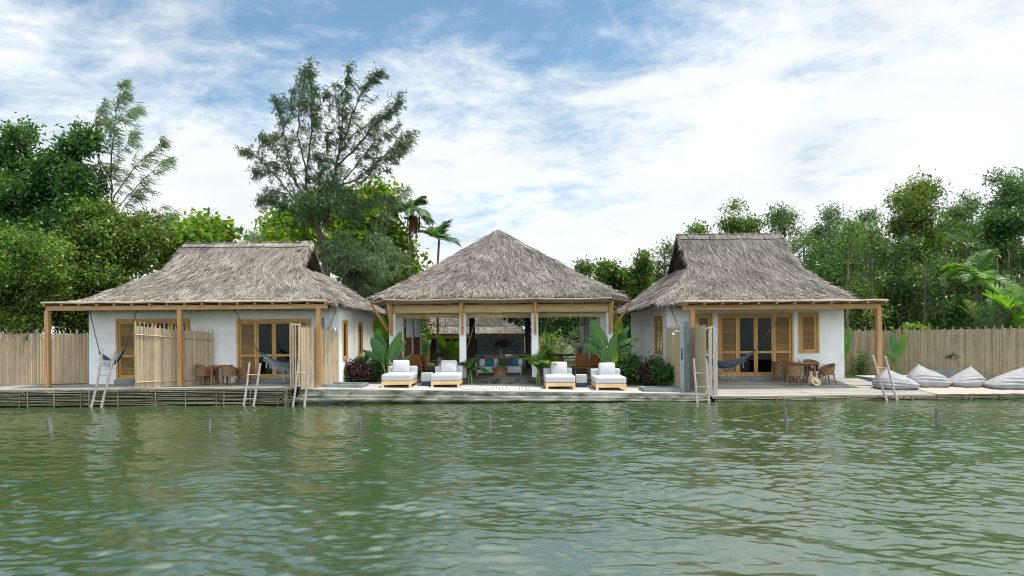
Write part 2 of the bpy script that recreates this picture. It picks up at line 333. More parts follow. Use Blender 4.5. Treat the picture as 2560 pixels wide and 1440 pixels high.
# ------------------------------------------------------------------ the setting: water, ground, terrace, decks
def build_water():
    r = np.random.default_rng(5)
    ys = [2.0]
    while ys[-1] < 20.9: ys.append(ys[-1]+.016+.0018*ys[-1])
    ys = np.array(ys); xs = np.linspace(-24, 24, 1250)
    X, Y = np.meshgrid(xs, ys)
    H = np.zeros_like(X)
    # slow patches where the wind ruffles the water more or less
    patch = .5+.5*np.sin(.34*X+.22*Y+1.2+1.3*np.sin(.17*X-.41*Y))*np.sin(.21*X-.5*Y+.6+np.sin(.3*X))
    for lam0, lam1, n, slope in ((1.1, 3.0, 14, .040), (.18, .55, 48, .095), (.11, .22, 44, .070)):
        for _ in range(n):
            lam = lam0*(lam1/lam0)**r.random(); k = 2*math.pi/lam
            th = math.radians(r.normal(74, 31)); a = slope*math.sqrt(2.0/n)/k
            kx, ky = k*math.cos(th), k*math.sin(th)
            ph = kx*X+ky*Y+r.random()*6.28+.5*np.sin(.6*X+.9*Y+r.random()*6)
            c = np.sin(ph); H += a*(c+.28*np.cos(2*ph)) * (1 if lam > .9 else (.62+.6*patch))
    fade = np.clip((24-np.abs(X))/2, 0, 1)*np.clip((Y-2)/1, 0, 1)*np.clip((20.9-Y)/.8, .0, 1); H *= fade
    V = np.stack([X, Y, H], -1).reshape(-1, 3); ny, nx = X.shape
    i = np.arange(ny*nx).reshape(ny, nx)
    Q = np.stack([i[:-1, :-1], i[:-1, 1:], i[1:, 1:], i[1:, :-1]], -1).reshape(-1, 4)
    y1 = ys[-1]; n0 = len(V)
    E = [(-400, -300, 0), (400, -300, 0), (400, 2, 0), (24, 2, 0), (-24, 2, 0), (-400, 2, 0), (-400, y1, 0), (-24, y1, 0), (24, y1, 0), (400, y1, 0)]
    V = np.vstack([V, np.array(E)])
    Q = np.vstack([Q, np.array([(0, 1, 2, 5), (5, 4, 7, 6), (3, 2, 9, 8)])+n0])
    return npmesh('water', V, Q, M['water'], smooth=True)
tag(build_water(), kind='structure')

def build_ground():
    prof = [(20.55, -.9), (21.4, -.2), (23.0, .05), (23.6, .33), (25, .40), (40, .42), (70, .5), (1500, .5)]
    mb = MB(); xs = [-1500, -60, -30, -20, -12, -5, 0, 6, 13, 20, 30, 60, 1500]
    mb.grid([[(x, y, z) for x in xs] for y, z in prof], True); return mb.build('ground', M['soil'])
tag(build_ground(), kind='structure')

def slab(mb, x0, x1, y0, y1, zf, zbot, n=1):
    for k in range(n):
        a, b = x0+(x1-x0)*k/n, x0+(x1-x0)*(k+1)/n
        mb.hexa([(a, y0, zbot), (b, y0, zbot), (b, y1, zbot), (a, y1, zbot), (a, y0, zf(a, y0)), (b, y0, zf(b, y0)), (b, y1, zf(b, y1)), (a, y1, zf(a, y1))])
XL, XR = -6.78, 6.22
rr = random.Random(3)
def rough_step(zf, y0, y1, lip, under=False):       # worn cast step: uneven nose line
    mb = MB(); n = 90; top, nose, low, bot = [], [], [], []
    for i in range(n+1):
        x = XL+(XR-XL)*i/n; z = zf(x); e = .012*math.sin(x*2.1)+rr.uniform(-.009, .009)
        top.append((x, y1, z)); nose.append((x, y0+.02+e, z-.002+rr.uniform(-.006, .006))); low.append((x, y0+e*.6, z-.035 if not under else z-.5*zf(x)-.01)); bot.append((x, y0+(.03 if not under else .45)+e, -.6 if not under else z-.55*zf(x)-.015))
    return mb.grid([bot, low, nose, top], True)
mb = MB(); slab(mb, XL, XR, 20.35, 23.3, lambda x, y: zT(x), -.5, 6); terr = mb.build('terrace', M['concrete']); tag(terr, kind='structure')
rough_step(lambda x: zT(x)-.022, 20.315, 20.349, .03).build('edge', M['wetconcrete'], terr)
rough_step(lambda x: .267-.01452*(x+5.05), 20.16, 20.314, .03).build('step', M['wetconcrete'], terr)
rough_step(lambda x: .178-.0125*(x+5.05), 19.98, 20.159, .03, True).build('step', M['wetconcrete'], terr)

def deck_boards(name, x0, x1, y0, y1, zf, wdt=.14):
    mb = MB(); y = y0
    while y < y1-.02:
        e = min(y+wdt-.008, y1); x = x0
        while x < x1-.01:
            xe = min(x1, x+rr.uniform(1.8, 3.4)); dz = rr.uniform(-.003, .003)
            slab(mb, x, xe-.004, y, e, lambda a, b: zf(a, b)+dz, zf(x, y)-.04); x = xe
        y += wdt
    return tag(mb.build(name, M['deck']), kind='structure')
dl = deck_boards('wooden_deck', -21.5, XL-.01, 19.98, 21.98, lambda x, y: ZL)
dr = deck_boards('wooden_deck', XR+.01, 21.5, 19.98, 23.46, lambda x, y: zR(y))
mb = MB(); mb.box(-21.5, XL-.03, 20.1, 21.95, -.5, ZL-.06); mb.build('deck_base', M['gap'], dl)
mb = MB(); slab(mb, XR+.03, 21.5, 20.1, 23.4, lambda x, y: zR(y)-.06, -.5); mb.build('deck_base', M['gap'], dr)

def bank_panel(x0, x1, zt, zb, parent, n):  # horizontal bamboo rods tied to uprights
    mb = MB()
    for k in range(n):
        z = zt-.03-(zt-zb-.05)*k/(n-1)+rr.uniform(-.008, .008); x = x0-rr.uniform(0, .12); xe = x1+rr.uniform(-.02, .12)
        pts = [(x+(xe-x)*i/4, 19.955+rr.uniform(-.012, .012), z+rr.uniform(-.010, .010)) for i in range(5)]
        mb.tube(pts, rr.uniform(.009, .0145), 5)
    for f in (.0, .5, 1.0):
        xx = x0+.1+(x1-x0-.2)*f; mb.tube([(xx, 19.925, zt+.0), (xx+rr.uniform(-.02, .02), 19.925, zb-.06)], .019, 6)
    return mb.build('bamboo_cladding', M['bambooedge'], parent)
x = -21.4
while x < XL-.3:
    w_ = rr.uniform(1.75, 2.1); bank_panel(x, min(x+w_, XL-.12), ZL-.035, .03, dl, 11); x += w_+.05
x = XR+.12
while x < 21:
    w_ = rr.uniform(1.7, 2.2); bank_panel(x, x+w_, .135, -.02, dr, 4); x += w_+.05

# ------------------------------------------------------------------ builders for thatch, reed, foliage
def blades(P, A, Nn, L, Wd):           # thin quads from point P along A, flat side facing Nn
    B = np.cross(Nn, A); B /= np.linalg.norm(B, axis=1, keepdims=True)+1e-9
    L = L[:, None]; Wd = Wd[:, None]
    V = np.stack([P-B*Wd*.5, P+B*Wd*.5, P+A*L+B*Wd*.18, P+A*L-B*Wd*.18], 1)
    n = len(P); return V.reshape(-1, 3), np.arange(4*n).reshape(n, 4)
def unit(a): return a/(np.linalg.norm(a, axis=-1, keepdims=True)+1e-9)

def thatch_roof(parent, X0, X1, D0, D1, zE, R0, R1, zR, g, mat, ridge=True, dens=950, seed=1, conc=.22, back=120, hole=None, inset=.55, lenk=1.0, ridgek=1.0):
    """hip roof with gablets; eave box X0..X1, D0..D1, ridge R0..R1 at mid depth. g = share of the rise below the gablet"""
    r = np.random.default_rng(seed); ym = (D0+D1)/2; hy = (D1-D0)/2; rise = zR-zE
    zu = lambda u: zE+rise*((1-conc)*u+conc*u*u)
    g0 = R0 if g < 1 else (R0+R1)/2; g1 = R1 if g < 1 else (R0+R1)/2
    xl = lambda u: X0+(R0-X0)*np.minimum(u/g, 1); xr = lambda u: X1+(R1-X1)*np.minimum(u/g, 1)
    bed = MB(); nu, nx = 12, 14
    us = [i/nu for i in range(nu+1)]
    def sag(x, u): return .03*math.sin(x*1.7+seed)*math.sin(u*5+x*.6)
    for sgn in (-1, 1):
        P = [[(float(xl(u)+(xr(u)-xl(u))*j/nx), ym+sgn*hy*(1-u), float(zu(u))+sag(j/nx*6, u)-.02) for j in range(nx+1)] for u in us]
        bed.grid(P if sgn < 0 else [q[::-1] for q in P])
    ug = [g*i/nu for i in range(nu+1)]
    for side in (0, 1):
        P = [[(float((xl if side == 0 else xr)(u)), ym+hy*(1-u)*(1-2*j/nx), float(zu(u))-.02) for j in range(nx+1)] for u in ug]
        bed.grid(P if side == 0 else [q[::-1] for q in P])
    # soffit and thick eave edge
    th = .16
    e = [(X0, D0), (X1, D0), (X1, D1), (X0, D1)]
    bed.add([(x, y, zE-.02) for x, y in e]+[(x, y, zE-th) for x, y in e]+[(X0+.5, D0+.5, zE-th+.12), (X1-.5, D0+.5, zE-th+.12), (X1-.5, D1-.5, zE-th+.12), (X0+.5, D1-.5, zE-th+.12)],
            [(0, 1, 5, 4), (1, 2, 6, 5), (2, 3, 7, 6), (3, 0, 4, 7), (4, 5, 9, 8), (5, 6, 10, 9), (6, 7, 11, 10), (7, 4, 8, 11), (8, 9, 10, 11)])
    roof = bed.build('roof', M['thatchbase'], parent)
    PP, AA, NN, LL, WW = [], [], [], [], []
    def face(n, kind, s):
        if kind == 'f':
            u = r.random(n)**1.0*1.03-.02; w = (xr(np.clip(u, 0, 1))-xl(np.clip(u, 0, 1))); keep = r.random(n) < w/w.max(); u = u[keep]; n2 = len(u)
            f = r.random(n2); uc = np.clip(u, 0, 1); x = xl(uc)+(xr(uc)-xl(uc))*f; y = ym+s*hy*(1-u); z = zu(u)
            dz = rise*((1-conc)+2*conc*u); T_ = np.stack([0*u, s*hy+0*u, -dz], 1)     # downhill
            # blades fan out towards the hips
            fan = (f-.5)*2*np.where(u < g, (X1-X0-(R1-R0))*.5/hy/g, 0)*.55
            T_[:, 0] += fan*hy
            Nn = np.stack([0*u, s*dz, hy+0*u], 1)
        else:
            u = r.random(n)*g*1.03-.02; w = (1-np.clip(u, 0, 1)); keep = r.random(n) < w; u = u[keep]; n2 = len(u)
            f = r.random(n2)*2-1; uc = np.clip(u, 0, 1); x = (xl if s < 0 else xr)(uc); dx = (R0-X0) if s < 0 else (R1-X1)
            x = np.where(u < 0, x+dx/g*u, x)
            y = ym+hy*(1-u)*f; z = zu(u); dz = rise*((1-conc)+2*conc*u); T_ = np.stack([-dx/g+0*u, f*hy*.5, -dz], 1)
            Nn = np.stack([s*dz, 0*u, abs(dx)/g+0*u], 1)
        T_ = unit(T_); Nn = unit(Nn); n2 = len(u)
        ns = np.sin(x*2.3+seed)*np.sin(y*2.9+z*3.1)+.6*np.sin(x*5.1+z*6.3)          # tufts lean together
        B = np.cross(Nn, T_)
        A = unit(T_+B*(r.normal(0, 1, n2)*(.13+.22*(1-uc))+.17*ns*(1.1-uc))[:, None]+Nn*(r.normal(.10, .10, n2))[:, None])
        P = np.stack([x, y, z], 1)+Nn*(r.random(n2)*.07+.03*np.maximum(ns, 0))[:, None]
        PP.append(P-A*.12); AA.append(A); NN.append(unit(Nn+r.normal(0, .35, (n2, 3)))); LL.append((.22+.30*r.random(n2))*lenk*(1+.5*uc)); WW.append(.013+.019*r.random(n2))
    sl_ = math.hypot(hy, rise)
    face(int(dens*(X1-X0)*sl_), 'f', -1); face(int(back*(X1-X0)*sl_), 'f', 1)
    for s, dx in ((-1, R0-X0), (1, X1-R1)):
        face(int(dens*.9*2*hy*math.hypot(dx, rise*g)), 'h', s)
    # shaggy eave fringe
    for (xa, ya, xb, yb, ox, oy) in ((X0, D0, X1, D0, 0, -1), (X0, D0, X0, D1, -1, 0), (X1, D0, X1, D1, 1, 0)):
        n = int(150*math.hypot(xb-xa, yb-ya)); f = r.random(n)
        P = np.stack([xa+(xb-xa)*f, ya+(yb-ya)*f, zE+r.random(n)*.05-.14*r.random(n)], 1)
        A = unit(np.stack([ox*.45+r.normal(0, .35, n), oy*.45+r.normal(0, .35, n), -.55-.5*r.random(n)], 1))
        PP.append(P-A*.05); AA.append(A); NN.append(unit(np.stack([ox+r.normal(0, .3, n), oy+r.normal(0, .3, n), .5+0*f], 1))); LL.append(.10+.16*r.random(n)); WW.append(.016+.02*r.random(n))
    V, Q = blades(np.vstack(PP), np.vstack(AA), np.vstack(NN), np.concatenate(LL), np.concatenate(WW))
    npmesh('thatch', V, Q, mat, roof)
    if g < 1:
        for sx, xe in ((1, R0), (-1, R1)):      # recessed gablets
            gb = MB(); xi = xe+sx*inset; ya = hy*(1-g)
            gb.add([(xi, ym-ya, zu(g)-.35), (xi, ym+ya, zu(g)-.35), (xi, ym+ya*.96, zu(g)), (xi, ym, zR-.03), (xi, ym-ya*.96, zu(g))], [(0, 1, 2, 3, 4)])
            gb.add([(xe+sx*.02, ym-ya, zu(g)-.03), (xe+sx*.02, ym+ya, zu(g)-.03), (xi, ym+ya, zu(g)-.03), (xi, ym-ya, zu(g)-.03)], [(0, 1, 2, 3)])
            gb.build('gable_end', M['gable'], roof)
            # rolled verge of straw down each gable edge
            n = 900; q = r.random(n); sd = np.where(r.random(n) < .5, -1, 1); u = g+(1-g)*q
            P = np.stack([xe+sx*(.06+.16*r.random(n)), ym+sd*hy*(1-u), zu(u)-.02], 1)
            A = unit(np.stack([-sx*(.35+.3*r.random(n)), sd*(.35+.3*r.random(n)), -.75+.2*r.random(n)], 1))
            V, Q = blades(P, A, unit(np.stack([-sx*.8+0*q, sd*.3+r.normal(0, .3, n), .5+0*q], 1)), .16+.2*r.random(n), .022+.02*r.random(n))
            npmesh('verge', V, Q, mat, roof)
    if ridge:
        n = int(46*(R1-R0)); PP, AA, NN, LL = [], [], [], []
        for s in (-1, 1):
            for lay in range(2):
                f = (np.arange(n)+r.random(n)*.7)/n
                P = np.stack([R0-.03+(R1-R0+.06)*f, ym-s*.05+0*f, zR+.075+.02*r.random(n)-.025*lay], 1)
                sl0 = rise*(1+conc)/hy
                A = unit(np.stack([r.normal(.28 if lay else .12, .06, n), s*1.0+0*f, -(sl0*.93)+r.normal(0, .025, n)], 1))
                PP.append(P); AA.append(A); NN.append(unit(np.stack([0*f, s*sl0+0*f, 1+r.normal(0, .1, n)], 1))); LL.append(((.50 if not lay else .62)*ridgek)+r.normal(0, .03, n))
        V, Q = blades(np.vstack(PP), np.vstack(AA), np.vstack(NN), np.concatenate(LL), np.full(4*n, .030))
        npmesh('ridge_cap', V, Q, M['ridge'], roof)
        pl = MB(); zp = zR+.115-.40*rise*(1+conc)/hy*.93
        pl.tube([(R0+.02+(R1-R0-.04)*i/8, ym-.42, zp+.03+.015*math.sin(i*1.7)) for i in range(9)], .02, 6); pl.build('ridge_pole', M['darkwood'], roof)
    return roof

def reed_panel(p0, p1, z0, z1, seed, step=.030, spike=.12, spike_every=4, jit=.02, wd=.038):
    """upright reeds from p0 to p1 (x, y); z0/z1 are (start, end) heights"""
    r = random.Random(seed); mb = MB(); p0, p1 = Vector(p0), Vector(p1); n = max(2, int((p1-p0).length/step)); d = (p1-p0).normalized(); q = Vector((-d.y, d.x))
    for i in range(n+1):
        f = i/n; c = p0+(p1-p0)*f+q*r.uniform(-.008, .008); w = wd*r.uniform(.75, 1.15)/2
        a = z0[0]+(z0[1]-z0[0])*f; b = z1[0]+(z1[1]-z1[0])*f+r.uniform(-jit, jit)
        if spike and i % spike_every == 0: b += spike*r.uniform(.6, 1.15)
        lean = r.uniform(-.010, .010)
        vs = [(c.x+(-d.x*w), c.y-d.y*w, a), (c.x-q.x*w, c.y-q.y*w, a), (c.x+d.x*w, c.y+d.y*w, a), (c.x+q.x*w, c.y+q.y*w, a)]
        vt = [(x+lean*d.x, y+lean*d.y, b) for x, y, _ in vs]
        mb.add(vs+vt, [(0, 1, 5, 4), (1, 2, 6, 5), (2, 3, 7, 6), (3, 0, 4, 7), (4, 5, 6, 7)])
    return mb

def blob(px, py, D, rx, ry, ky=.9):
    c = W(px, py, D); return (c.x, c.y, c.z, rx*D/F, max(rx, ry)*ky*D/F, ry*D/F)
def cluster_points(bl, n, r, per=40, clump=.26, shell=3.2, gate=.0, flat=.75):
    bl = np.array(bl); vol = (bl[:, 3]*bl[:, 4]*bl[:, 5])**.8; K = max(1, n//per)
    k = r.choice(len(bl), K, p=vol/vol.sum()); d = unit(r.normal(size=(K, 3))); rad = r.random(K)**(1/shell)
    C = bl[k, :3]+d*rad[:, None]*bl[k, 3:]
    if gate:
        g = np.sin(C[:, 0]*2.7+1)*np.sin(C[:, 2]*2.9+C[:, 1])+.6*np.sin(C[:, 0]*5.3-C[:, 2]*4.1+C[:, 1]*3)
        C = C[g > -1.1+gate*1.0]
    q = r.integers(0, len(C), n)
    return C[q]+r.normal(size=(n, 3))*clump*np.array([1, 1, flat]), C
def leafquads(P, r, size, asp=2.2, up=.55, droop=.25, wind=(0, 0, 0)):
    n = len(P); a = unit(r.normal(size=(n, 3))+np.array([wind[0], wind[1], wind[2]-droop])); nn = r.normal(size=(n, 3))*.8+np.array([0, 0, up*1.4])
    b = unit(np.cross(nn, a)); L = (size*(.65+.7*r.random(n)))[:, None]; Wd = L/asp
    V = np.stack([P, P+a*L*.45+b*Wd*.5, P+a*L, P+a*L*.5-b*Wd*.5], 1)
    return V.reshape(-1, 3), np.arange(4*n).reshape(n, 4)
def limb_pts(p, q, r, sagk=.12, n=5):
    p, q = Vector(p), Vector(q); L = (q-p).length; o = Vector((r.normal()*.08*L, r.normal()*.08*L, 0))
    return [p+(q-p)*(i/n)+(o+Vector((0, 0, -sagk*L)))*math.sin(math.pi*i/n) for i in range(n+1)]
def tree(name, label, cat, D, blobs, trunk, n, size, mat, group=None, bark='bark', seed=0, rad=.12, gate=.25, clump=.30, asp=2.2, up=.55, droop=.25, per=170, limbs=9, shell=2.6, zbase=.3, jd=.6, wind=(0, 0, 0)):
    """trunk: picture polyline from the base up; crown from ellipsoid clumps given in the picture"""
    r = np.random.default_rng(seed+100); b0 = W(trunk[0][0], trunk[0][1], D); e = empty(name, (b0.x, b0.y, zbase), label, cat, group)
    bl = []
    for (px, py, rx, ry) in blobs: bl.append(blob(px, py, D+r.normal()*jd, rx, ry))
    P, C = cluster_points(bl, n, r, per, clump, shell, gate)
    V, Q = leafquads(P, r, size, asp, up, droop, wind)
    tp = [W(px, py, D) for px, py in trunk]; 
    if tp[0].z > zbase: tp = [Vector((tp[0].x, tp[0].y, zbase))]+tp
    tb = MB(); m = len(tp); tb.tube(tp, [rad*(1-.55*i/(m-1)) for i in range(m)], 8)
    for i in range(min(limbs, len(C))):
        t_ = C[r.integers(0, len(C))]; k = r.uniform(.45, 1)*(m-1); a = tp[int(k)].lerp(tp[min(int(k)+1, m-1)], k-int(k))
        if t_[2] < a.z: a = tp[max(0, m//2-1)]
        pts = limb_pts(a, t_, r); w = rad*r.uniform(.28, .5); tb.tube(pts, [w*(1-.8*j/(len(pts)-1)) for j in range(len(pts))], 5)
    tb.build('trunk', M[bark], e); npmesh('crown', V, Q, M[mat], e); return e
def shrub(name, label, cat, D, blobs, n, size, mat, group=None, seed=0, zbase=.35, asp=2.4, up=.5, droop=.1, clump=.10, per=10, gate=0, stems=7, stemmat='barkdark', shell=2.2):
    r = np.random.default_rng(seed+300); c = W(blobs[0][0], blobs[0][1], D); e = empty(name, (c.x, c.y, zbase), label, cat, group)
    bl = [blob(px, py, D+r.normal()*.12, rx, ry) for px, py, rx, ry in blobs]
    P, C = cluster_points(bl, n, r, per, clump, shell, gate); P[:, 2] = np.maximum(P[:, 2], zbase+.02)
    V, Q = leafquads(P, r, size, asp, up, droop); npmesh('foliage', V, Q, M[mat], e)
    mb = MB()
    for i in range(stems):
        t_ = C[r.integers(0, len(C))]; mb.tube(limb_pts((c.x+r.normal()*.12, c.y+r.normal()*.06, zbase-.03), t_, r, 0, 4), [.016, .014, .011, .008, .005], 5)
    mb.build('stem', M[stemmat], e); return e
def frond_mesh(base, dirh, L, rise, droop, nl, ll, lw, r, vshape=.5, hang=.5, r0=.018):
    """one feather frond: rachis arc plus folded leaflets"""
    base = Vector(base); d = Vector((dirh[0], dirh[1], 0)).normalized(); pts = []
    ang = rise; p = base.copy(); n = 14
    for i in range(n+1):
        pts.append(p.copy()); p = p+(d*math.cos(ang)+Vector((0, 0, math.sin(ang))))*(L/n); ang -= droop/n*(.5+1.0*i/n)
    V, Q = [], []
    side = d.cross(Vector((0, 0, 1))).normalized()
    # rachis as a thin strip pair
    for i in range(n):
        w0, w1 = r0*(1-.8*i/n), r0*(1-.8*(i+1)/n); k = len(V)
        V += [pts[i]-side*w0, pts[i]+side*w0, pts[i+1]+side*w1, pts[i+1]-side*w1]; Q.append((k, k+1, k+2, k+3))
        V += [pts[i]-Vector((0, 0, w0)), pts[i]+Vector((0, 0, w0)), pts[i+1]+Vector((0, 0, w1)), pts[i+1]-Vector((0, 0, w1))]; Q.append((k+4, k+5, k+6, k+7))
    for j in range(nl):
        f = .16+.84*j/nl; i = min(int(f*n), n-1); c = pts[i].lerp(pts[i+1], f*n-i); tg = (pts[i+1]-pts[i]).normalized(); upv = side.cross(tg).normalized()
        l = ll*(math.sin(math.pi*min(1, .12+.88*f))**.6)*(.8+.35*r.random())
        for s in (-1, 1):
            a = (side*s*1.0+tg*(.55+.5*f)+upv*vshape+Vector((r.normal()*.10, r.normal()*.10, r.normal()*.10))).normalized()
            nrm = a.cross(tg).normalized(); b = nrm.cross(a).normalized()*lw/2; m_ = c+a*l*.5+Vector((0, 0, -hang*l*.12)); t_ = c+a*l*.95+Vector((0, 0, -hang*l*.5)); k = len(V)
            V += [c-b*.5, c+b*.5, m_+b, m_-b]; Q.append((k, k+1, k+2, k+3)); V += [m_-b, m_+b, t_+b*.1, t_-b*.1]; Q.append((k+4, k+5, k+6, k+7))
    return V, Q
def palm(name, label, cat, base, top, fr, mats, group=None, seed=0, rad=.07, L=1.6, ll=.5, lw=.035, nl=26, droop=1.5, rise=(.3, 1.2), hang=.5, bark='bark', vshape=.4, trunk=True, spread=1.0):
    r = np.random.default_rng(seed+500); base, top = Vector(base), Vector(top); e = empty(name, base, label, cat, group)
    if trunk:
        mb = MB(); mb.tube([base.lerp(top, i/6)+Vector((.04*math.sin(i*1.1), 0, 0)) for i in range(7)], [rad*(1.15-.35*i/6) for i in range(7)], 8); mb.build('trunk', M[bark], e)
    for i in range(fr):
        az = 2.4*i+r.normal()*.2; el = rise[0]+(rise[1]-rise[0])*((i*.618) % 1); V, Q = frond_mesh(top, (math.cos(az), math.sin(az)), L*(.8+.35*r.random()), el, droop*(.8+.4*r.random()), nl, ll, lw, r, vshape, hang)
        npmesh('frond', [tuple(v) for v in V], Q, M[mats[i % len(mats)]], e)
    return e
def blade_leaf(base, tip, width, bend, r, mb_leaf, twist=0.0, n=12, face=(0, -1, .25), fold=.12, petiole=.25):
    """broad paddle leaf from base to tip with a midrib fold; returns where the blade starts"""
    base, tip = Vector(base), Vector(tip); L = (tip-base).length; ax = (tip-base).normalized(); fn = Vector(face); fn = (fn-ax*fn.dot(ax)).normalized(); sd = ax.cross(fn).normalized()
    sd = (sd*math.cos(twist)+fn*math.sin(twist)).normalized(); fn = sd.cross(ax).normalized()
    rows = []
    for i in range(n+1):
        f = i/n; c = base+ax*L*f+fn*bend*L*(4*f*(1-f))+Vector((0, 0, -abs(bend)*L*.3*f*f)); w = width*.5*(math.sin(math.pi*(.04+.96*f)**.72)**.62 if f < 1 else 0)+.004
        e = [1+.05*r.normal() for _ in range(2)]
        rows.append([c-sd*w*e[0]-fn*fold*w, c-sd*w*.5+fn*fold*w*.3, c, c+sd*w*.5+fn*fold*w*.3, c+sd*w*e[1]-fn*fold*w])
    mb_leaf.grid(rows); return base
def paddle_plant(name, label, cat, base, leaves, group=None, seed=0, stem_r=.022):
    """leaves: (blade base xyz, tip xyz, width, bend, twist, material key)"""
    r = np.random.default_rng(seed+700); base = Vector(base); e = empty(name, base, label, cat, group)
    for (b, tp, w, bend, tw, mk) in leaves:
        lm = MB(); blade_leaf(b, tp, w, bend, r, lm, tw); lf = lm.build('leaf', M[mk], e)
        sm = MB(); q = base+Vector((r.normal()*.05, r.normal()*.04, 0)); b = Vector(b); mid_ = q.lerp(b, .5)+Vector((0, 0, .12*(b-q).length)); sm.tube([q, q.lerp(mid_, .6), mid_.lerp(b, .35), b, b.lerp(Vector(tp), .5)], [stem_r*1.3, stem_r, stem_r*.8, stem_r*.6, stem_r*.2], 6); sm.build('stalk', M['stem'], lf)
    return e

# ------------------------------------------------------------------ buildings
class Fr:
    """a wall plane: u along it, v into it, z up"""
    def __init__(s, f): s.f = f; s.mb = MB()
    def box(s, u0, u1, v0, v1, z0, z1):
        c = [(u0, v0, z0), (u1, v0, z0), (u1, v1, z0), (u0, v1, z0), (u0, v0, z1), (u1, v0, z1), (u1, v1, z1), (u0, v1, z1)]
        s.mb.hexa([s.f(*p) for p in c]); return s
    def slat(s, u0, u1, v0, v1, z, h):
        c = [(u0, v0, z-h), (u1, v0, z-h), (u1, v1, z+h*.2), (u0, v1, z+h*.2), (u0, v0, z-h+.007), (u1, v0, z-h+.007), (u1, v1, z+h*.2+.007), (u0, v1, z+h*.2+.007)]
        s.mb.hexa([s.f(*p) for p in c]); return s
def front(D): return lambda u, v, z: (u, D+v, z)
def faceR(X): return lambda u, v, z: (X-v, u, z)
def faceL(X): return lambda u, v, z: (X+v, u, z)
def wall_holes(fr, u0, u1, z0, z1, th, holes):
    us = sorted({u0, u1, *[h[0] for h in holes], *[h[1] for h in holes]})
    for a, b in zip(us, us[1:]):
        hs = sorted([h for h in holes if h[0] <= a+1e-6 and h[1] >= b-1e-6], key=lambda h: h[2]); z = z0
        for h in hs:
            if h[2] > z+1e-4: fr.box(a, b, 0, th, z, h[2])
            z = h[3]
        if z < z1-1e-4: fr.box(a, b, 0, th, z, z1)
def joinery(parent, name, f, u0, u1, z0, z1, leaves, mid=None, fw=.075, sw=.07, rw=.085, curtain=False, label=None):
    """timber frame with leaves; each leaf 'g' glass or 'l' louvre; sub-parts: panes, louvres, curtains"""
    A = Fr(f); A.box(u0, u0+fw, -.035, .11, z0, z1).box(u1-fw, u1, -.035, .11, z0, z1).box(u0+fw, u1-fw, -.035, .11, z1-fw, z1).box(u0+fw, u1-fw, -.035, .11, z0, z0+.05)
    n = len(leaves); lw = (u1-u0-2*fw)/n; za, zb = z0+.05, z1-fw; subs = []
    for i, k in enumerate(leaves):
        a, b = u0+fw+lw*i+.004, u0+fw+lw*(i+1)-.004; s = min(sw, lw*.22)
        A.box(a, a+s, 0, .045, za+.004, zb-.004).box(b-s, b, 0, .045, za+.004, zb-.004)
        rails = [za+.004, zb-.004-rw]+([za+(zb-za)*mid] if mid else [])
        for z in rails: A.box(a+s, b-s, .002, .043, z, z+rw)
        cells = [(za+.004+rw, (za+(zb-za)*mid) if mid else zb-.004-rw)]+([(za+(zb-za)*mid+rw, zb-.004-rw)] if mid else [])
        for zl, zh in cells: subs.append((k, a+s, b-s, zl, zh))
    d = A.mb.build(name, M['wood'], parent)
    for k, a, b, zl, zh in subs:
        B = Fr(f)
        if k == 'g': B.box(a, b, .018, .026, zl, zh); B.mb.build('pane', M['glass'], d)
        else:
            z = zl+.02
            while z < zh: B.slat(a, b, .005, .04, z, .016); z += .036
            B.mb.build('louvre', M['louvre'], d); B = Fr(f); B.box(a, b, .05, .056, zl, zh); B.mb.build('pane', M['glass'], d)
    if curtain:
        C = MB(); P = []; zz_ = (z0+.05, (z0+z1)/2, z1-.08); a, b = curtain
        for z in zz_: P.append([f(a+(b-a)*i/60, .17+.035*math.sin(i*1.15)+.015*math.sin(i*2.7), z) for i in range(61)])
        C.grid(P); C.build('curtain', M['curtain'], d)
    if label: d['label'] = label
    return d
def X(px, D, py=800): return W(px, py, D).x
def Z(px, py, D): return W(px, py, D).z
def bungalow(label, DW, x0, x1, D1, zf, zt, holesF, holesR, holesL):
    e = empty('bungalow', ((x0+x1)/2, DW, zf), label, 'house'); th = .16
    w = Fr(front(DW)); wall_holes(w, x0, x1, zf-.4, zt, th, holesF); w.mb.build('wall', M['plaster'], e)
    r = Fr(faceR(x1)); wall_holes(r, DW+th, D1, zf-.4, zt, th, holesR); r.mb.build('wall', M['plaster'], e)
    l = Fr(faceL(x0)); wall_holes(l, DW+th, D1, zf-.4, zt, th, holesL); l.mb.build('wall', M['plaster'], e)
    b = MB(); b.box(x0+th, x1-th, D1-th, D1, zf-.4, zt); b.build('wall', M['plaster'], e)
    b = MB(); b.box(x0+th, x1-th, DW+th, D1-th, zf-.4, zf-.01); b.build('floor', M['concrete'], e)
    return e
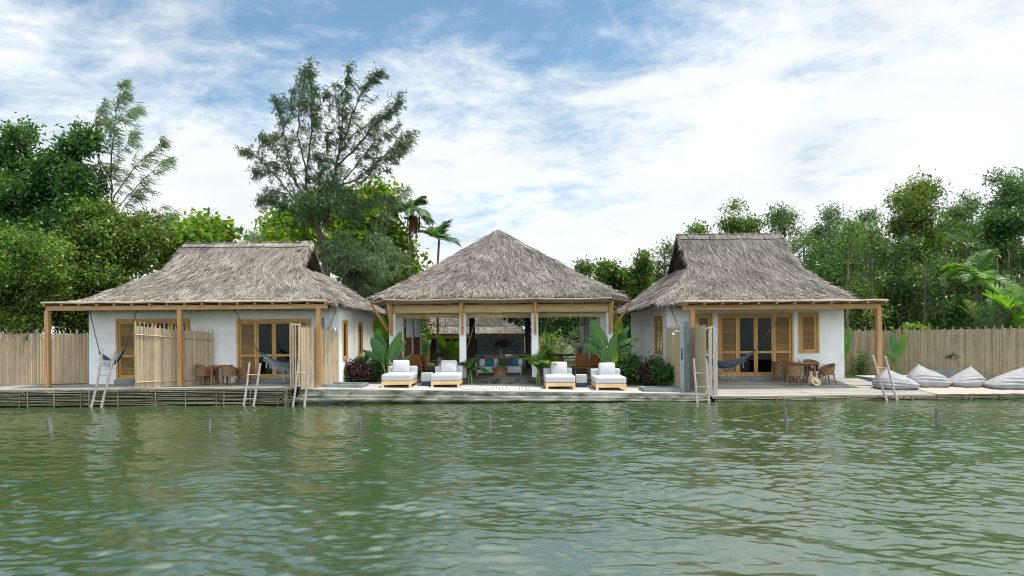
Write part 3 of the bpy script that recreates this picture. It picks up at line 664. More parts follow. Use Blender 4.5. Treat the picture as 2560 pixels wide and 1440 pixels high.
def verandah(e, x0, x1, Df, Db, zb0, zb1, yb, posts, zfl, pw):
    b = MB(); b.bar((x0+.06, yb, (zb0+zb1)/2), (x1-.06, yb, (zb0+zb1)/2), .13, zb1-zb0); b.build('beam', M['beam'], e)
    n = int((x1-x0)/.57)
    for i in range(n+1):
        xx = x0+.07+(x1-x0-.14)*i/n; m = MB(); m.box(xx-.028, xx+.028, Df+.03, Db, zb1+.003, zb1+.066); m.build('rafter', M['beam'], e)
    r = random.Random(int(x0*7)); m = MB(); k = 40
    def row(y, z): return [(x0+(x1-x0)*i/k, y+r.uniform(-.012, .012), z+.010*math.sin(i*.9)+r.uniform(-.004, .004)) for i in range(k+1)]
    z0 = zb1+.070; a, b_ = row(Df, z0+.005), row(Db, z0)
    P = [[(p[0], p[1], p[2]+.012) for p in b_], b_, a, [(p[0], p[1]-.012, p[2]+.02) for p in a], [(p[0], p[1], p[2]+.042) for p in a], [(p[0], p[1], p[2]+.05) for p in b_]]
    m.grid(P, False); m.add([p[0] for p in P[1:]], [(0, 1, 2, 3, 4)]); m.add([p[-1] for p in P[1:]], [(4, 3, 2, 1, 0)]); m.build('verandah_roof', M['mat'], e)
    q = MB(); q.tube([(x0+.02+(x1-x0-.04)*i/10, Df+.02, z0+.052+.006*math.sin(i*2.2)) for i in range(11)], .017, 6); q.build('edge_pole', M['paleweave'], e)
    for xp in posts:
        m = MB(); m.box(xp-pw/2, xp+pw/2, yb-pw/2, yb+pw/2, zfl, zb0-.002); m.build('post', M['postwood'], e)

# left bungalow
DW = 22.0; xa, xb = X(222, DW), X(847, DW)
dA = (X(290, DW), X(475, DW), .71, Z(380, 797, DW)); dB = (X(592, DW), X(777, DW), .71, Z(690, 797, DW))
sw = [(22.45, 23.1, 1.31, 2.70), (24.75, 25.4, 1.33, 2.68)]
hl = bungalow('thatched white bungalow with reed screens and two timber doorways, beside the tall casuarina', DW, xa, xb, 28.2, ZL, 3.22, [dA, dB], sw, [])
p = MB(); p.box(dA[0]-.02, dA[1]+.02, DW-.12, DW-.003, ZL+.003, .705); p.build('doorstep', M['greyseat'], hl)
p = MB(); p.box(dB[0]-.02, dB[1]+.02, DW-.12, DW-.003, ZL+.003, .705); p.build('doorstep', M['greyseat'], hl)
joinery(hl, 'door', front(DW), *dA, 'lggl', .36)
joinery(hl, 'door', front(DW), *dB, 'lggl', .36, curtain=(dB[0]+.75, dB[1]-.25))
for s in sw: joinery(hl, 'window', faceR(xb), *s, 'g', None, sw=.06, rw=.06)
p = MB(); p.box(X(575, DW), X(581, DW), DW-.012, DW-.002, 1.10, 1.18); p.build('light_switch', M['black'], hl)
verandah(hl, -15.10, -5.92, 20.5, 21.9, 3.03, 3.17, 20.7, [X(119, 20.7), X(450, 20.7), X(797, 20.7)], ZL+.002, .135)
thatch_roof(hl, -14.75, -5.82, 21.35, 28.75, 3.24, X(462, 25), X(783, 25), Z(620, 611, 25), .60, M['thatch'], seed=1)
# right bungalow
DR = 23.5; xc, xd = X(1667, DR), X(2110, DR); zf = zR(DR)
dC = (X(1795, DR), X(1983, DR), Z(1890, 940, DR), Z(1890, 783, DR)); wA = (X(1736, DR), X(1781, DR), Z(1760, 884, DR), Z(1760, 784, DR)); wB = (X(1996, DR), X(2047, DR), Z(2020, 883, DR), Z(2020, 781, DR))
sr = [(24.1, 25.4, 1.33, 2.80)]
hr = bungalow('thatched white bungalow with honey timber shutters, beside the beanbags', DR, xc, xd, 30.6, zf, 3.2, [dC, wA, wB], [], sr)
p = MB(); p.box(dC[0]-.02, dC[1]+.02, DR-.10, DR-.003, zf-.02, dC[2]-.004); p.build('doorstep', M['greyseat'], hr)
joinery(hr, 'door', front(DR), *dC, 'lggl', .36)
joinery(hr, 'window', front(DR), *wA, 'l', None, sw=.09); joinery(hr, 'window', front(DR), *wB, 'l', None, sw=.09)
joinery(hr, 'window', faceL(xc), *sr[0], 'gg', None)
verandah(hr, 5.78, 12.61, 21.4, 23.4, 2.925, 3.09, 21.84, [X(1730, 21.84), X(2196, 21.84)], zR(21.84), .155)
thatch_roof(hr, 5.15, 12.36, 22.75, 31.2, 3.21, X(1693, 27), X(1953, 27), Z(1830, 590, 27), .56, M['thatchgrey'], seed=2, conc=.3, inset=.75, lenk=1.1, ridgek=1.55)

# open pavilion
FZ = .56; pv = empty('open_pavilion', (-.45, 23.5, FZ), 'open living pavilion with a pyramid thatched roof and white columns', 'pavilion')
m = MB(); m.box(-4.95, 4.1, 23.5, 32.5, -.3, FZ); m.build('floor', M['wetconcrete'], pv)
CXS = [X(982, 23.62), X(1157, 23.62), X(1337, 23.62), X(1522, 23.62)]
for x in CXS:
    m = MB(); m.box(x-.12, x+.12, 23.5, 23.74, FZ, 3.33); m.build('column', M['plaster'], pv)
    m = MB(); m.box(x-.045, x+.045, 23.29, 23.38, 2.12, 3.34); m.build('bracket', M['postwood'], pv)
    m = MB(); m.bar((x, 23.27, 2.25), (x, 22.66, 3.28), .06, .06); m.build('brace', M['postwood'], pv)
m = MB(); m.box(CXS[0]-.2, CXS[3]+.2, 23.47, 23.77, 3.333, 3.50); m.build('fascia', M['plaster'], pv)
for x in (CXS[0], CXS[3]):
    s = 1 if x < 0 else -1
    m = MB(); m.box(x-.1, x+.1, 23.8, 31.6, 3.335, 3.48); m.build('side_beam', M['plaster'], pv)
    for y in (25.2, 27.6, 30.0):
        m = MB(); m.box(x-.14, x+.14, y-.14, y+.14, FZ, 3.33); m.build('column', M['plaster'], pv)
        m = MB(); m.box(x-.16+s*.02, x+.16, y-.62, y-.56, FZ+.02, 2.05); m.build('door_leaf', M['brownwood'], pv)
        m = MB(); m.box(x-.22, x-.16, y+.3, y+1.7, FZ, 3.3); m.build('wall', M['plaster'], pv)
for x in (CXS[1]-.05, CXS[2]-.1):
    m = MB(); m.box(x-.13, x+.13, 29.9, 30.16, FZ, 3.6); m.build('column', M['darkwood'], pv)
thatch_roof(pv, -4.86, 3.93, 22.9, 31.9, 3.53, -.66, -.50, Z(1246, 580, 27.4), 1.0, M['thatchgrey'], ridge=False, seed=4, conc=.12, dens=960)
m = MB(); kk = 24; rq = random.Random(8)
def awn(y, z): return [(-4.52+8.04*i/kk, y+rq.uniform(-.01, .01), z-.035*math.sin(math.pi*((i % 8)/8))+rq.uniform(-.004, .004)) for i in range(kk+1)]
a, b = awn(22.55, 3.375), awn(23.27, 3.30)
m.grid([b, a, [(x, y-.01, z+.02) for x, y, z in a], [(x, y, z+.045) for x, y, z in a], [(x, y, z+.05) for x, y, z in b]], False); m.build('awning', M['matunder'], pv)
m = MB(); m.tube([(x, y-.02, z+.03) for x, y, z in a], .022, 6); m.build('edge_pole', M['mat'], pv)
for i in range(7):
    x = -4.3+7.6*i/6; m = MB(); m.tube([(x, 22.58, 3.35), (x, 23.27, 3.285)], .016, 5); m.build('rafter', M['greywood'], pv)
for sx, xi, xo in ((-1, -4.56, -5.02), (1, 3.56, 4.25)):
    m = MB(); m.hexa([(xi, 22.62, 3.36), (xo, 22.62, 3.27), (xo, 29, 3.27), (xi, 29, 3.36), (xi, 22.6, 3.40), (xo, 22.6, 3.31), (xo, 29, 3.31), (xi, 29, 3.40)]); m.build('side_awning', M['matunder'], pv)
    for y in (22.7, 25.2, 28.0):
        m = MB(); m.bar((xo-sx*.04, y, 3.25), (CXS[0]-.13 if sx < 0 else CXS[3]+.13, y+.75 if y < 23 else y, 2.28), .055, .075); m.build('strut', M['postwood'], pv)
def blind(x0, x1, D, z0, z1, zs, roll, n):
    m = MB()
    for i in range(n):
        z = z1-(z1-z0)*i/n; m.tube([(x0+(x1-x0)*k/4, D+rr.uniform(-.004, .004), z+rr.uniform(-.006, .006)) for k in range(5)], .016 if roll else .011, 5)
    for f in (.2, .5, .8): m.tube([(x0+(x1-x0)*f, D-.012, z0), (x0+(x1-x0)*f, D-.012, z1)], .007, 4)
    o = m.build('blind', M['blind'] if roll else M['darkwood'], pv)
    if roll:
        m = MB(); yb_ = 23.42; P = []
        for k in range(13):
            t_ = 2*math.pi*k/12; P.append([(x0-.11+(x1-x0+.22)*i/6, yb_+.045*math.cos(t_), zs+.16*math.sin(t_)*(1+.06*math.sin(i*2+k))) for i in range(7)])
        m.grid(P); m.build('blind_roll', M['blind'], o)
for xa_, xb_ in zip(CXS, CXS[1:]):
    blind(xa_+.13, xb_-.13, 23.62, 2.74, 3.0, 3.10, True, 7)
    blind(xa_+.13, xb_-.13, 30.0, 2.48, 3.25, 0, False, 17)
for (p0, p1) in (((1012, 782), (985, 880)), ((1195, 780), (1166, 878)), ((1376, 778), (1348, 873))):
    m = MB(); m.tube([W(*p0, 23.25), W(*p1, 23.25)], .008, 5); m.build('pull_cord', M['rope'], pv)
# bar wall with shelves at the back of the pavilion
bw = empty('bar_counter', (-.5, 29.2, FZ), 'dark concrete bar wall with shelves of jars at the back of the pavilion', 'bar')
m = MB(); m.box(-1.62, .58, 29.75, 29.86, FZ, 2.10); m.build('back_panel', M['stonedark'], bw)
m = MB(); m.box(-1.7, .68, 28.6, 29.7, 1.18, 1.26); m.build('countertop', M['greyseat'], bw)
m = MB(); m.box(-1.6, .58, 28.75, 29.6, FZ, 1.178); m.build('counter_base', M['stonedark'], bw)
for z in (1.62, 1.50):
    m = MB(); m.box(-1.45, .42, 29.45, 29.745, z-.025, z+.01); m.build('shelf', M['greyseat'], bw)
for i in range(11):
    x = -1.22+.135*i+.02*math.sin(i*5); h = .10+.05*((i*7) % 3)
    m = MB(); m.lathe((x, 29.56, 1.632), [(.03, 0), (.035, h*.6), (.014, h*.8), (.014, h)], 8); b = m.build('bottle', M['bronzeplant' if i % 3 else 'paleweave'])
    tag(b, 'small jar standing in the row on the upper shelf of the bar', 'jar', 'jars on the bar shelf')

# rear bungalow seen through the pavilion
rb = empty('bungalow', (-4, 41, .4), 'thatched bungalow glimpsed behind the pavilion through its blinds', 'house')
m = MB(); m.box(-9, .35, 41, 46, .2, 2.3); m.build('wall', M['plaster'], rb)
for i, x in enumerate((-5.2, -3.9, -2.6, -1.3)):
    m = MB(); m.box(x-.5, x+.5, 40.93, 40.995, .45, 1.95); m.build('door', M['darkwood'], rb)
m = MB(); m.box(-9.2, .75, 39.3, 39.45, 1.92, 2.12); m.build('beam', M['beam'], rb)
m = MB(); m.box(-9.3, .85, 39.0, 41, 2.19, 2.24); m.build('verandah_roof', M['mat'], rb)
for i in range(16):
    m = MB(); m.box(-9.1+.64*i, -9.02+.64*i, 39.04, 40.9, 2.123, 2.187); m.build('rafter', M['beam'], rb)
for px in (1069,):
    m = MB(); x = X(px, 39.4); m.box(x-.12, x+.12, 39.26, 39.49, .4, 1.918); m.build('post', M['postwood'], rb)
thatch_roof(rb, -9.4, .95, 39.6, 46.5, 2.25, -6.5, -2.2, 5.1, .6, M['thatch'], seed=6, dens=260, ridge=False, back=30)

# ------------------------------------------------------------------ reed fences and screens
def fence(label, p0, p1, z0, z1, seed, mat, rails=True, posts=0, cat='fence', name='reed_fence', spike=.12, face=-1, **kw):
    e = empty(name, (p0[0], p0[1], z0[0]), label, cat); reed_panel(p0, p1, z0, z1, seed, spike=spike, **kw).build('reed_panel', M[mat], e)
    d = (Vector(p1)-Vector(p0)).normalized(); q = Vector((d.y, -d.x))*.035*(1 if face < 0 else -1)
    if rails:
        for f in (.1, .86):
            pts = []
            for i in range(6):
                c = Vector(p0).lerp(Vector(p1), i/5)+q; a = z0[0]+(z0[1]-z0[0])*i/5; b = z1[0]+(z1[1]-z1[0])*i/5; pts.append((c.x, c.y, a+(b-a)*f+.012*math.sin(i*2.3)))
            m = MB(); m.tube(pts, .017, 6); m.build('rail', M['paleweave'], e)
    for i in range(posts):
        c = Vector(p0).lerp(Vector(p1), (i+.5)/posts)-q*1.6; m = MB(); m.tube([(c.x, c.y, z0[0]-.3), (c.x, c.y, z1[0]+.06)], .035, 7); m.build('post', M['greywood'], e)
    return e
fence('long reed fence standing under the overhanging leafy tree', (-20.5, 20.95), (-14.7, 22.6), (ZL, ZL), (2.38, 2.28), 11, 'reed', rails=False, posts=5, spike=.13, spike_every=7)
fence('tall grey brown reed fence behind the beanbags', (13.2, 25.9), (20.4, 20.2), (.2, .05), (2.17, 2.22), 12, 'reedgrey', rails=False, posts=6, spike=.13, spike_every=8)
s1a = W(340, 972, fD(340, 972, ZL)); s1b = Vector((X(531, 21.75), 21.75))
fence('wide reed screen dividing the left verandah, tied with two pale rails', (s1a.x, s1a.y), (s1b.x, s1b.y), (ZL, ZL), (2.50, 2.28), 13, 'reed', cat='screen', name='reed_screen', spike=.13)
fence('narrow reed screen with a gap and end posts beside the left shower slab', (-6.62, 20.05), (-5.99, 21.95), (ZL-.08, ZL-.1), (2.42, 2.30), 14, 'reed', cat='screen', name='reed_screen', rails=False, spike=.1)
g = [o for o in col.objects if o.name.startswith('reed_screen')][-1]
for px in (727, 733, 739, 748):
    w_ = W(px, 968, 19.98+.02*(px % 3)); m = MB(); m.tube([(w_.x, w_.y, ZL), (w_.x+.01, w_.y, Z(px, 809, 20))], .024 if px < 745 else .03, 7); m.build('end_post', M['reed'], g)
m = MB(); m.tube([W(726, 811, 19.99), W(752, 812, 20.0)], .022, 6); m.build('top_rail', M['reed'], g)
fence('narrow grey reed screen between the right shower slab and the plank gateposts', (X(1764, 20.45), 20.45), (5.60, 23.3), (.19, .3), (2.33, 2.30), 15, 'reedgrey', cat='screen', name='reed_screen', rails=False, spike=.09, face=1)
gp = empty('gate_post', W(1781, 985, 20.15), 'pair of weathered pale gate planks joined by a top board beside the hammock', 'gatepost')
for px, w0 in ((1776, .09), (1788, .13)):
    c = W(px, 985, 20.15); m = MB(); m.box(c.x-w0/2, c.x+w0/2, c.y-.05, c.y+.04, zR(20.15), Z(px, 818, 20.15)); m.build('plank', M['greywood'], gp)
m = MB(); m.bar(W(1764, 822, 20.15), W(1785, 816, 20.15), .12, .035); m.build('top_board', M['greywood'], gp)

# outdoor showers
def shower(label, x0, x1, y0, y1, zb, zt, side, bx0, bx1, by0, by1, zf):
    e = empty('outdoor_shower', ((x0+x1)/2, y0, zb), label, 'shower'); m = MB(); m.box(x0, x1, y0, y1, zb-.1, zt); m.build('slab', M['stonedark'], e)
    xs = x1 if side > 0 else x0; sk = .004*side
    m = MB(); m.box(min(xs, xs+sk*3), max(xs, xs+sk*3), y0+.012, y1-.012, zb-.05, zt-.006); m.build('side_face', M['stonepale'], e)
    ym = (y0+y1)/2; m = MB(); m.tube([(xs+sk*3, ym, zt-.35), (xs+side*.18, ym, zt-.30), (xs+side*.27, ym, zt-.36)], .014, 7); m.lathe((xs+side*.29, ym, zt-.44), [(.065, 0), (.06, .025), (.02, .07)], 12); m.build('shower_head', M['metal'], e)
    m = MB(); m.box(min(xs+sk*3, xs+sk*6), max(xs+sk*3, xs+sk*6), ym-.10, ym+.02, zb+1.05, zb+1.42); m.build('niche', M['black'], e)
    m = MB(); m.tube([(xs+sk*3, ym-.03, zb+.9), (xs+side*.07, ym-.03, zb+.9)], .02, 7); m.tube([(xs+side*.06, ym-.03, zb+.96), (xs+side*.06, ym-.03, zb+.80)], .011, 6); m.build('tap', M['metal'], e)
    m = MB(); h = .11; t_ = .09
    slab(m, bx0, bx1, by0, by0+t_, lambda x, y: zf(x)+h, zf(bx1)-.05); slab(m, bx0, bx1, by1-t_, by1, lambda x, y: zf(x)+h, zf(bx1)-.05)
    slab(m, bx0, bx0+t_, by0+t_, by1-t_, lambda x, y: zf(x)+h, zf(bx1)-.05); slab(m, bx1-t_, bx1, by0+t_, by1-t_, lambda x, y: zf(x)+h, zf(bx1)-.05); m.build('basin', M['greyseat'], e)
    return e
shower('dark stone shower slab with white head beside the bungalow with reed screens', X(796, 21.2), X(811, 21.2), 21.2, 21.62, .46, 2.76, 1, X(812, 21.2), X(905, 20.85), 20.85, 21.75, zT)
shower('dark stone shower slab with pale edge beside the plank gateposts', X(1709, 20.9), X(1724, 20.9), 20.9, 21.32, .22, 2.52, -1, X(1607, 20.9), X(1708, 20.9), 20.75, 21.7, zT)

# ------------------------------------------------------------------ ladders, stakes and rope in the lake
def ladder(label, A, B, rungs, D=19.84):
    e = empty('pole_ladder', W(A[-1][0], A[-1][1], D)*.5+W(B[-1][0], B[-1][1], D)*.5, label, 'ladder', 'pole ladders down to the lake')
    def dep(i, n): return D-.06*(1-0)*(i/(n-1))
    RA = []
    for L in (A, B):
        pts = [W(px, py, dep(i, len(L))) for i, (px, py) in enumerate(L)]; pts.append(pts[-1]+(pts[-1]-pts[-2]).normalized()*.25); RA.append(pts)
        m = MB(); m.tube(pts, [.034, .036, .04, .04], 8); m.build('rail', M['greywood'], e)
    def at(pts, z):
        for a, b in zip(pts, pts[1:]):
            if (a.z-z)*(b.z-z) <= 0 and a.z != b.z: return a.lerp(b, (a.z-z)/(a.z-b.z))
        return pts[-1]
    for (py) in rungs:
        za = Z(A[1][0], py, D); m = MB(); p, q = at(RA[0], za), at(RA[1], za); d = (q-p).normalized()*.05; m.tube([p-d, q+d], .017, 6); m.build('rung', M['greywood'], e)
ladder('pale pole ladder in front of the first hammock, by the wide reed screen', [(257, 870), (241, 970), (230, 1012)], [(289, 872), (265, 970), (255, 1012)], (906, 937.5, 974, 1003))
ladder('pale pole ladder in front of the second doorway, beside the rattan chairs', [(624, 907), (617, 965), (610, 1010)], [(651, 908), (642, 966), (634, 1013)], (936.6, 966, 997))
ladder('pale pole ladder standing against the narrow lit reed screen', [(747.5, 898.5), (736, 994), (732, 1017)], [(777, 901), (763, 994), (761, 1019)], (932, 963.5, 995))
ladder('whitish pole ladder leaning left beside the plank gateposts', [(1734, 896), (1741, 985), (1743, 1004)], [(1765, 896.5), (1771, 985), (1772, 1005)], (933, 967, 999))
ladder('pale pole ladder leaning left beside the last verandah post and beanbags', [(2182, 889), (2208, 978), (2217, 1001)], [(2213, 891), (2236, 980), (2243, 1000)], (920, 950, 979))
tops = []
for i, (px, y0, y1, tx, r, lb) in enumerate([(127, 1043, 1085, -5, .045, 'thick pale stake tilting left in the water below the reed fence'), (524, 1047, 1082, 1, .025, 'thin dark stake in the water below the rattan chairs'),
        (899, 1043, 1077, 3, .022, 'thin stake tilting right in the water below the left shower basin'), (1225, 1035, 1074, -1, .028, 'upright stake in the water below the patterned rug'),
        (1567, 1022, 1072, -1, .033, 'stake tied with a blue rag in the water'), (1966, 1020, 1066, -3, .036, 'dark stake in the water below the round table and hat'), (2343, 1018, 1063, -1, .030, 'stake doubled with a shorter stump in the water below the beanbags')]):
    D = fD(px, y1, 0.0); b = W(px, y1, D); t_ = W(px+tx, y0, D); e = tag(MB().tube([b-(t_-b).normalized()*.3, b.lerp(t_, .5), t_], [r, r*1.05, r*.9], 8).build('stake', M['stake']), lb, 'stake', 'stakes in the lake'); tops.append(t_)
    if i == 4: MB().cushion(t_+Vector((.02, -.02, -.06)), (.07, .05, .06), .02).build('rag', M['teal'], e); e.data.materials[0] = M['stake']
    if i == 6: MB().tube([b+Vector((.055, .02, -.3)), W(px+6, 1035, D)], .04, 8).build('stump', M['stake'], e)
m = MB()
for a, b in zip(tops[3:], tops[4:]): m.tube([a.lerp(b, f/14)+Vector((0, 0, -.05-.22*math.sin(math.pi*f/14))) for f in range(15)], .0045, 4)
a = tops[-1]; m.tube([a+Vector((.35*f, 0, -.05-.025*f)) for f in range(12)], .0045, 4)
tag(m.build('rope', M['rope']), 'thin pale rope slung between the stakes over the lake', 'rope')

# ------------------------------------------------------------------ hammocks
def hammock(label, P0, P1, D0, D1, sag, A, B, DA, DB, wd=.42, dark=True, fr=.35):
    """P0, P1: cloth ends; A, B: where the ropes are tied (picture points)"""
    a, b = W(*P0, D0), W(*P1, D1); e = empty('hammock', (a+b)*.5, label, 'hammock', 'hammocks under the verandahs'); n, k = 22, 9; P = []
    s = (b-a); s.z = 0; s = s.normalized(); q = Vector((-s.y, s.x, 0))
    for i in range(n+1):
        f = i/n; c = a.lerp(b, f)+Vector((0, 0, -sag*4*f*(1-f))); w = wd*(math.sin(math.pi*f)**.55)+.02
        P.append([c+q*w*(j/(k-1)-.5)+Vector((0, 0, (abs(j/(k-1)-.5)*2)**2*w*.42-.012*math.sin(j*2.9+i*.3))) for j in range(k)])
    m = MB(); m.grid(P); m.build('cloth', M['hammock'], e)
    m = MB()
    r = random.Random(int(P0[0]))
    for i in range(2, n-1):            # knotted net edge and tassels on the near side
        c, c2 = P[i][0], P[i+1][0]; l = fr*(.35+.65*math.sin(math.pi*i/n))*r.uniform(.75, 1.1)
        for z in range(3): m.tube([c.lerp(c2, z/3), c.lerp(c2, (z+.9)/3)+Vector((0, -.02, -l*.45)), c.lerp(c2, z/3)+Vector((0, -.02, -l*.8))], .0055, 4)
        if i % 3 == 0: m.tube([c+Vector((0, -.02, -l*.7)), c+Vector((.01, -.02, -l*1.3))], [.012, .018], 5)
    m.build('fringe', M['fringe'], e)
    for (p, t_, dt) in ((a, A, DA), (b, B, DB)):
        m = MB(); m.tube([p, p.lerp(W(*t_, dt), .5)+Vector((0, 0, -.02)), W(*t_, dt)], .013, 6); m.tube([p+(p-W(*t_, dt)).normalized()*.02, p+(W(*t_, dt)-p).normalized()*.12], .024, 6); m.build('rope', M['darkrope'], e)
hammock('small dark blue hammock hanging behind the first ladder', (250, 885), (310, 877), 21.2, 21.2, .42, (224, 776), (345, 767), 21.9, 20.75, .40, fr=.30)
hammock('blue net hammock hanging across the curtained doorway', (645, 879), (805, 862), 21.0, 21.5, .72, (583, 767), (843, 769), 20.75, 21.9, .55, fr=.55)
hammock('dark blue hammock with a pale fringe in front of the honey timber door', (1884, 880), (1706, 842), 22.3, 22.6, .80, (1970, 762), (1676, 767), 21.9, 23.4, .55, fr=.55)

# ------------------------------------------------------------------ lounging furniture on the terrace
def lounger(px, py, w, label):
    D = fD(px, py, zT(X(px, 21.2, py))); c = W(px, py, D); x0 = c.x; zb = zT(x0+w/2)+.004; d = 1.42
    e = empty('daybed', (x0+w/2, D+d/2, zb), label, 'daybed', 'white daybeds on the terrace')
    for ax in (x0+.045, x0+w-.045):
        for ay in (D+.045, D+d-.045): m = MB(); m.box(ax-.04, ax+.04, ay-.04, ay+.04, zb-.03, zb+.205); m.build('leg', M['teak'], e)
    m = MB(); zr, zh = zb+.095, zb+.21
    m.box(x0+.086, x0+w-.086, D+.008, D+.05, zr, zh); m.box(x0+.086, x0+w-.086, D+d-.05, D+d-.008, zr, zh); m.box(x0+.008, x0+.05, D+.086, D+d-.086, zr, zh); m.box(x0+w-.05, x0+w-.008, D+.086, D+d-.086, zr, zh)
    m.box(x0+.05, x0+w-.05, D+.05, D+d-.05, zh-.05, zh-.02); m.build('frame', M['teak'], e)
    m = MB(); m.cushion((x0+w/2, D+d*.47+.02, zb+.21+.115), (w+.01, d*.92, .23), .055, .03, 11); m.build('mattress', M['white'], e)
    m = MB(); m.cushion((x0+w/2, D+d-.09, zb+.47), (w+.02, .2, .36), .05, .0, 9); m.build('back_bolster', M['white'], e)
    m = MB(); m.cushion((x0+w*.5+.03*math.sin(px), D+d-.30, zb+.645), (.57, .16, .43), .05, .045, 13, rz=.05*math.sin(px*2), tilt=-.22); m.build('pillow', M['white'], e)
lounger(953, 969, .99, 'white daybed on a pale teak frame, nearest the tall paddle leaf plant')
lounger(1077, 968.5, .97, 'white daybed on a pale teak frame, between the cube and the rug')
lounger(1364.5, 973, .99, 'white daybed on a pale teak frame, just right of the rug and the clumped palm')
lounger(1490, 976, 1.01, 'white daybed on a pale teak frame, in front of the bright banana leaves')
def cube_table(px, py, label):
    D = fD(px, py, zT(X(px, 21.8, py))); x0 = X(px, D, py); zb = zT(x0)+.003; w = .37; e = empty('side_table', (x0+w/2, D+.19, zb), label, 'side table', 'two tone side tables')
    m = MB(); m.cushion((x0+w/2, D+w/2, zb+.295), (w, w, .29), .012, 0, 7); m.build('top_block', M['stonepale'], e)
    m = MB(); m.cushion((x0+w/2, D+w/2, zb+.074), (w-.004, w-.004, .148), .008, 0, 5); m.build('painted_base', M['navy'], e)
cube_table(1053, 965, 'grey cube side table with a navy base between the left two daybeds')
cube_table(1441, 968.5, 'grey cube side table with a navy base between the right two daybeds')
# flat woven rug with geometric bands
m_, t, o = newmat('rug_pattern'); b = N(t, 'ShaderNodeBsdfPrincipled'); t.links.new(b.outputs[0], o.inputs[0]); b.inputs['Roughness'].default_value = .95
tc = N(t, 'ShaderNodeTexCoord'); sp = N(t, 'ShaderNodeSeparateXYZ'); t.links.new(tc.outputs['Object'], sp.inputs[0])
def fract(x, k, off=0.0): return math_(t, 'FRACT', math_(t, 'ADD', math_(t, 'MULTIPLY', x, k), off))
def lt(a, b): return math_(t, 'LESS_THAN', a, b)
sx_ = sp.outputs[0]; sy_ = sp.outputs[1]
st = lt(fract(sx_, 9.0), .28); band = lt(math_(t, 'ABSOLUTE', math_(t, 'SUBTRACT', fract(sx_, 1.18, .5), .5)), .20)
dia = lt(math_(t, 'ABSOLUTE', math_(t, 'SUBTRACT', math_(t, 'ADD', math_(t, 'PINGPONG', sx_, .12), math_(t, 'PINGPONG', sy_, .12)), .12)), .030)
pat = math_(t, 'ADD', math_(t, 'MULTIPLY', st, math_(t, 'SUBTRACT', 1, band)), math_(t, 'MULTIPLY', dia, band), clamp=True)
t.links.new(mixc(t, pat, (.55, .545, .51), (.16, .19, .19)), b.inputs['Base Color']); M['rug'] = m_
rx0, rx1 = X(1163, 21.3), X(1352, 21.3); mb = MB(); mb.grid([[(rx0+(rx1-rx0)*i/30, y, zT(rx0+(rx1-rx0)*i/30)+.007+.002*math.sin(i)) for i in range(31)] for y in (20.75, 21.2, 21.7, 22.3)])
rg = mb.build('rug', M['rug']); tag(rg, 'pale rug with grey geometric bands on the terrace between the daybeds', 'rug')

# rattan chairs and round tables
def rattan_chair(label, x, y, z, rz, k=1.0, cushion=True, group='rattan chairs around the round tables'):
    e = empty('rattan_chair', (0, 0, 0), label, 'chair', group)      # faces -y before turning
    for ax, ay, tx, ty in ((-.20, -.20, -.25, -.25), (.20, -.20, .25, -.25), (-.17, .18, -.22, .27), (.17, .18, .22, .27)):
        m = MB(); m.tube([(ax, ay, .41), ((ax+tx)/2, (ay+ty)/2, .2), (tx, ty, 0)], [.024, .023, .021], 6); m.build('leg', M['rattan'], e)
    m = MB(); m.cushion((0, -.01, .41), (.50, .48, .05), .028, .01, 7); m.build('seat', M['rattan'], e)
    for th in (0, .014):
        pass
    def wrap(r0, inset):
        P = []
        for i in range(19):
            a = math.radians(-62+304*i/18); f = math.sin(math.radians(180*(i/18))); top = .60+.24*max(0, f)**1.6; ca, sa = math.cos(a), math.sin(a); row = []
            for j in range(6):
                g_ = j/5; rr_ = (r0-inset)*(1+.16*g_); row.append((ca*rr_, sa*rr_*.98, .40+(top-.40)*g_))
            P.append(row)
        return P
    o_, i_ = wrap(.27, 0), wrap(.27, .018); m = MB(); m.grid(o_); m.grid([q[::-1] for q in i_]); m.grid([[a[-1], b[-1]] for a, b in zip(o_, i_)]); m.build('backrest', M['rattan'], e)
    m = MB(); m.tube([a[-1] for a in o_], .017, 6); m.tube([a[0] for a in o_], .012, 6); m.build('rim', M['rattan'], e)
    m = MB()
    for s in (-1, 1):
        m.tube([(s*.23, -.21, .2), (s*.18, -.1, .33), (s*.12, .0, .355)], .009, 5); m.tube([(s*.2, .2, .2), (s*.12, .12, .33)], .009, 5)
    m.build('stretcher', M['rattan'], e)
    if cushion: m = MB(); m.cushion((0, .12, .52), (.36, .14, .16), .05, .02, 7); m.build('cushion', M['white'], e)
    e.location = (x, y, z); e.rotation_euler[2] = rz; e.scale = (k, k, k); return e
def round_table(label, x, y, z, r, h, ped=False):
    e = empty('round_table', (x, y, z), label, 'table', 'round tables')
    m = MB(); m.lathe((x, y, z+h-.035), [(r-.02, 0), (r, .012), (r, .028), (r-.01, .035)], 28); m.build('tabletop', M['brownwood'], e)
    for sx in (-1, 1):
        for sy in (-1, 1): m = MB(); q = r*.52; m.box(x+sx*q-.03, x+sx*q+.03, y+sy*q-.03, y+sy*q+.03, z, z+h-.10); m.build('leg', M['brownwood'], e)
    m = MB(); q = r*.52-.031
    for s in (-1, 1): m.box(x-q, x+q, y+s*r*.52-.015, y+s*r*.52+.015, z+h-.10, z+h-.036); m.box(x+s*r*.52-.015, x+s*r*.52+.015, y-q, y+q, z+h-.10, z+h-.036)
    m.build('apron', M['brownwood'], e); return e
zl = ZL+.004
round_table('brown round table in front of the wide reed screen', X(546, 21.25), 21.3, zl, .34, .64)
rattan_chair('rattan armchair against the wide reed screen, facing right to the table', X(505, 21.05), 21.08, zl, math.radians(72), .80)
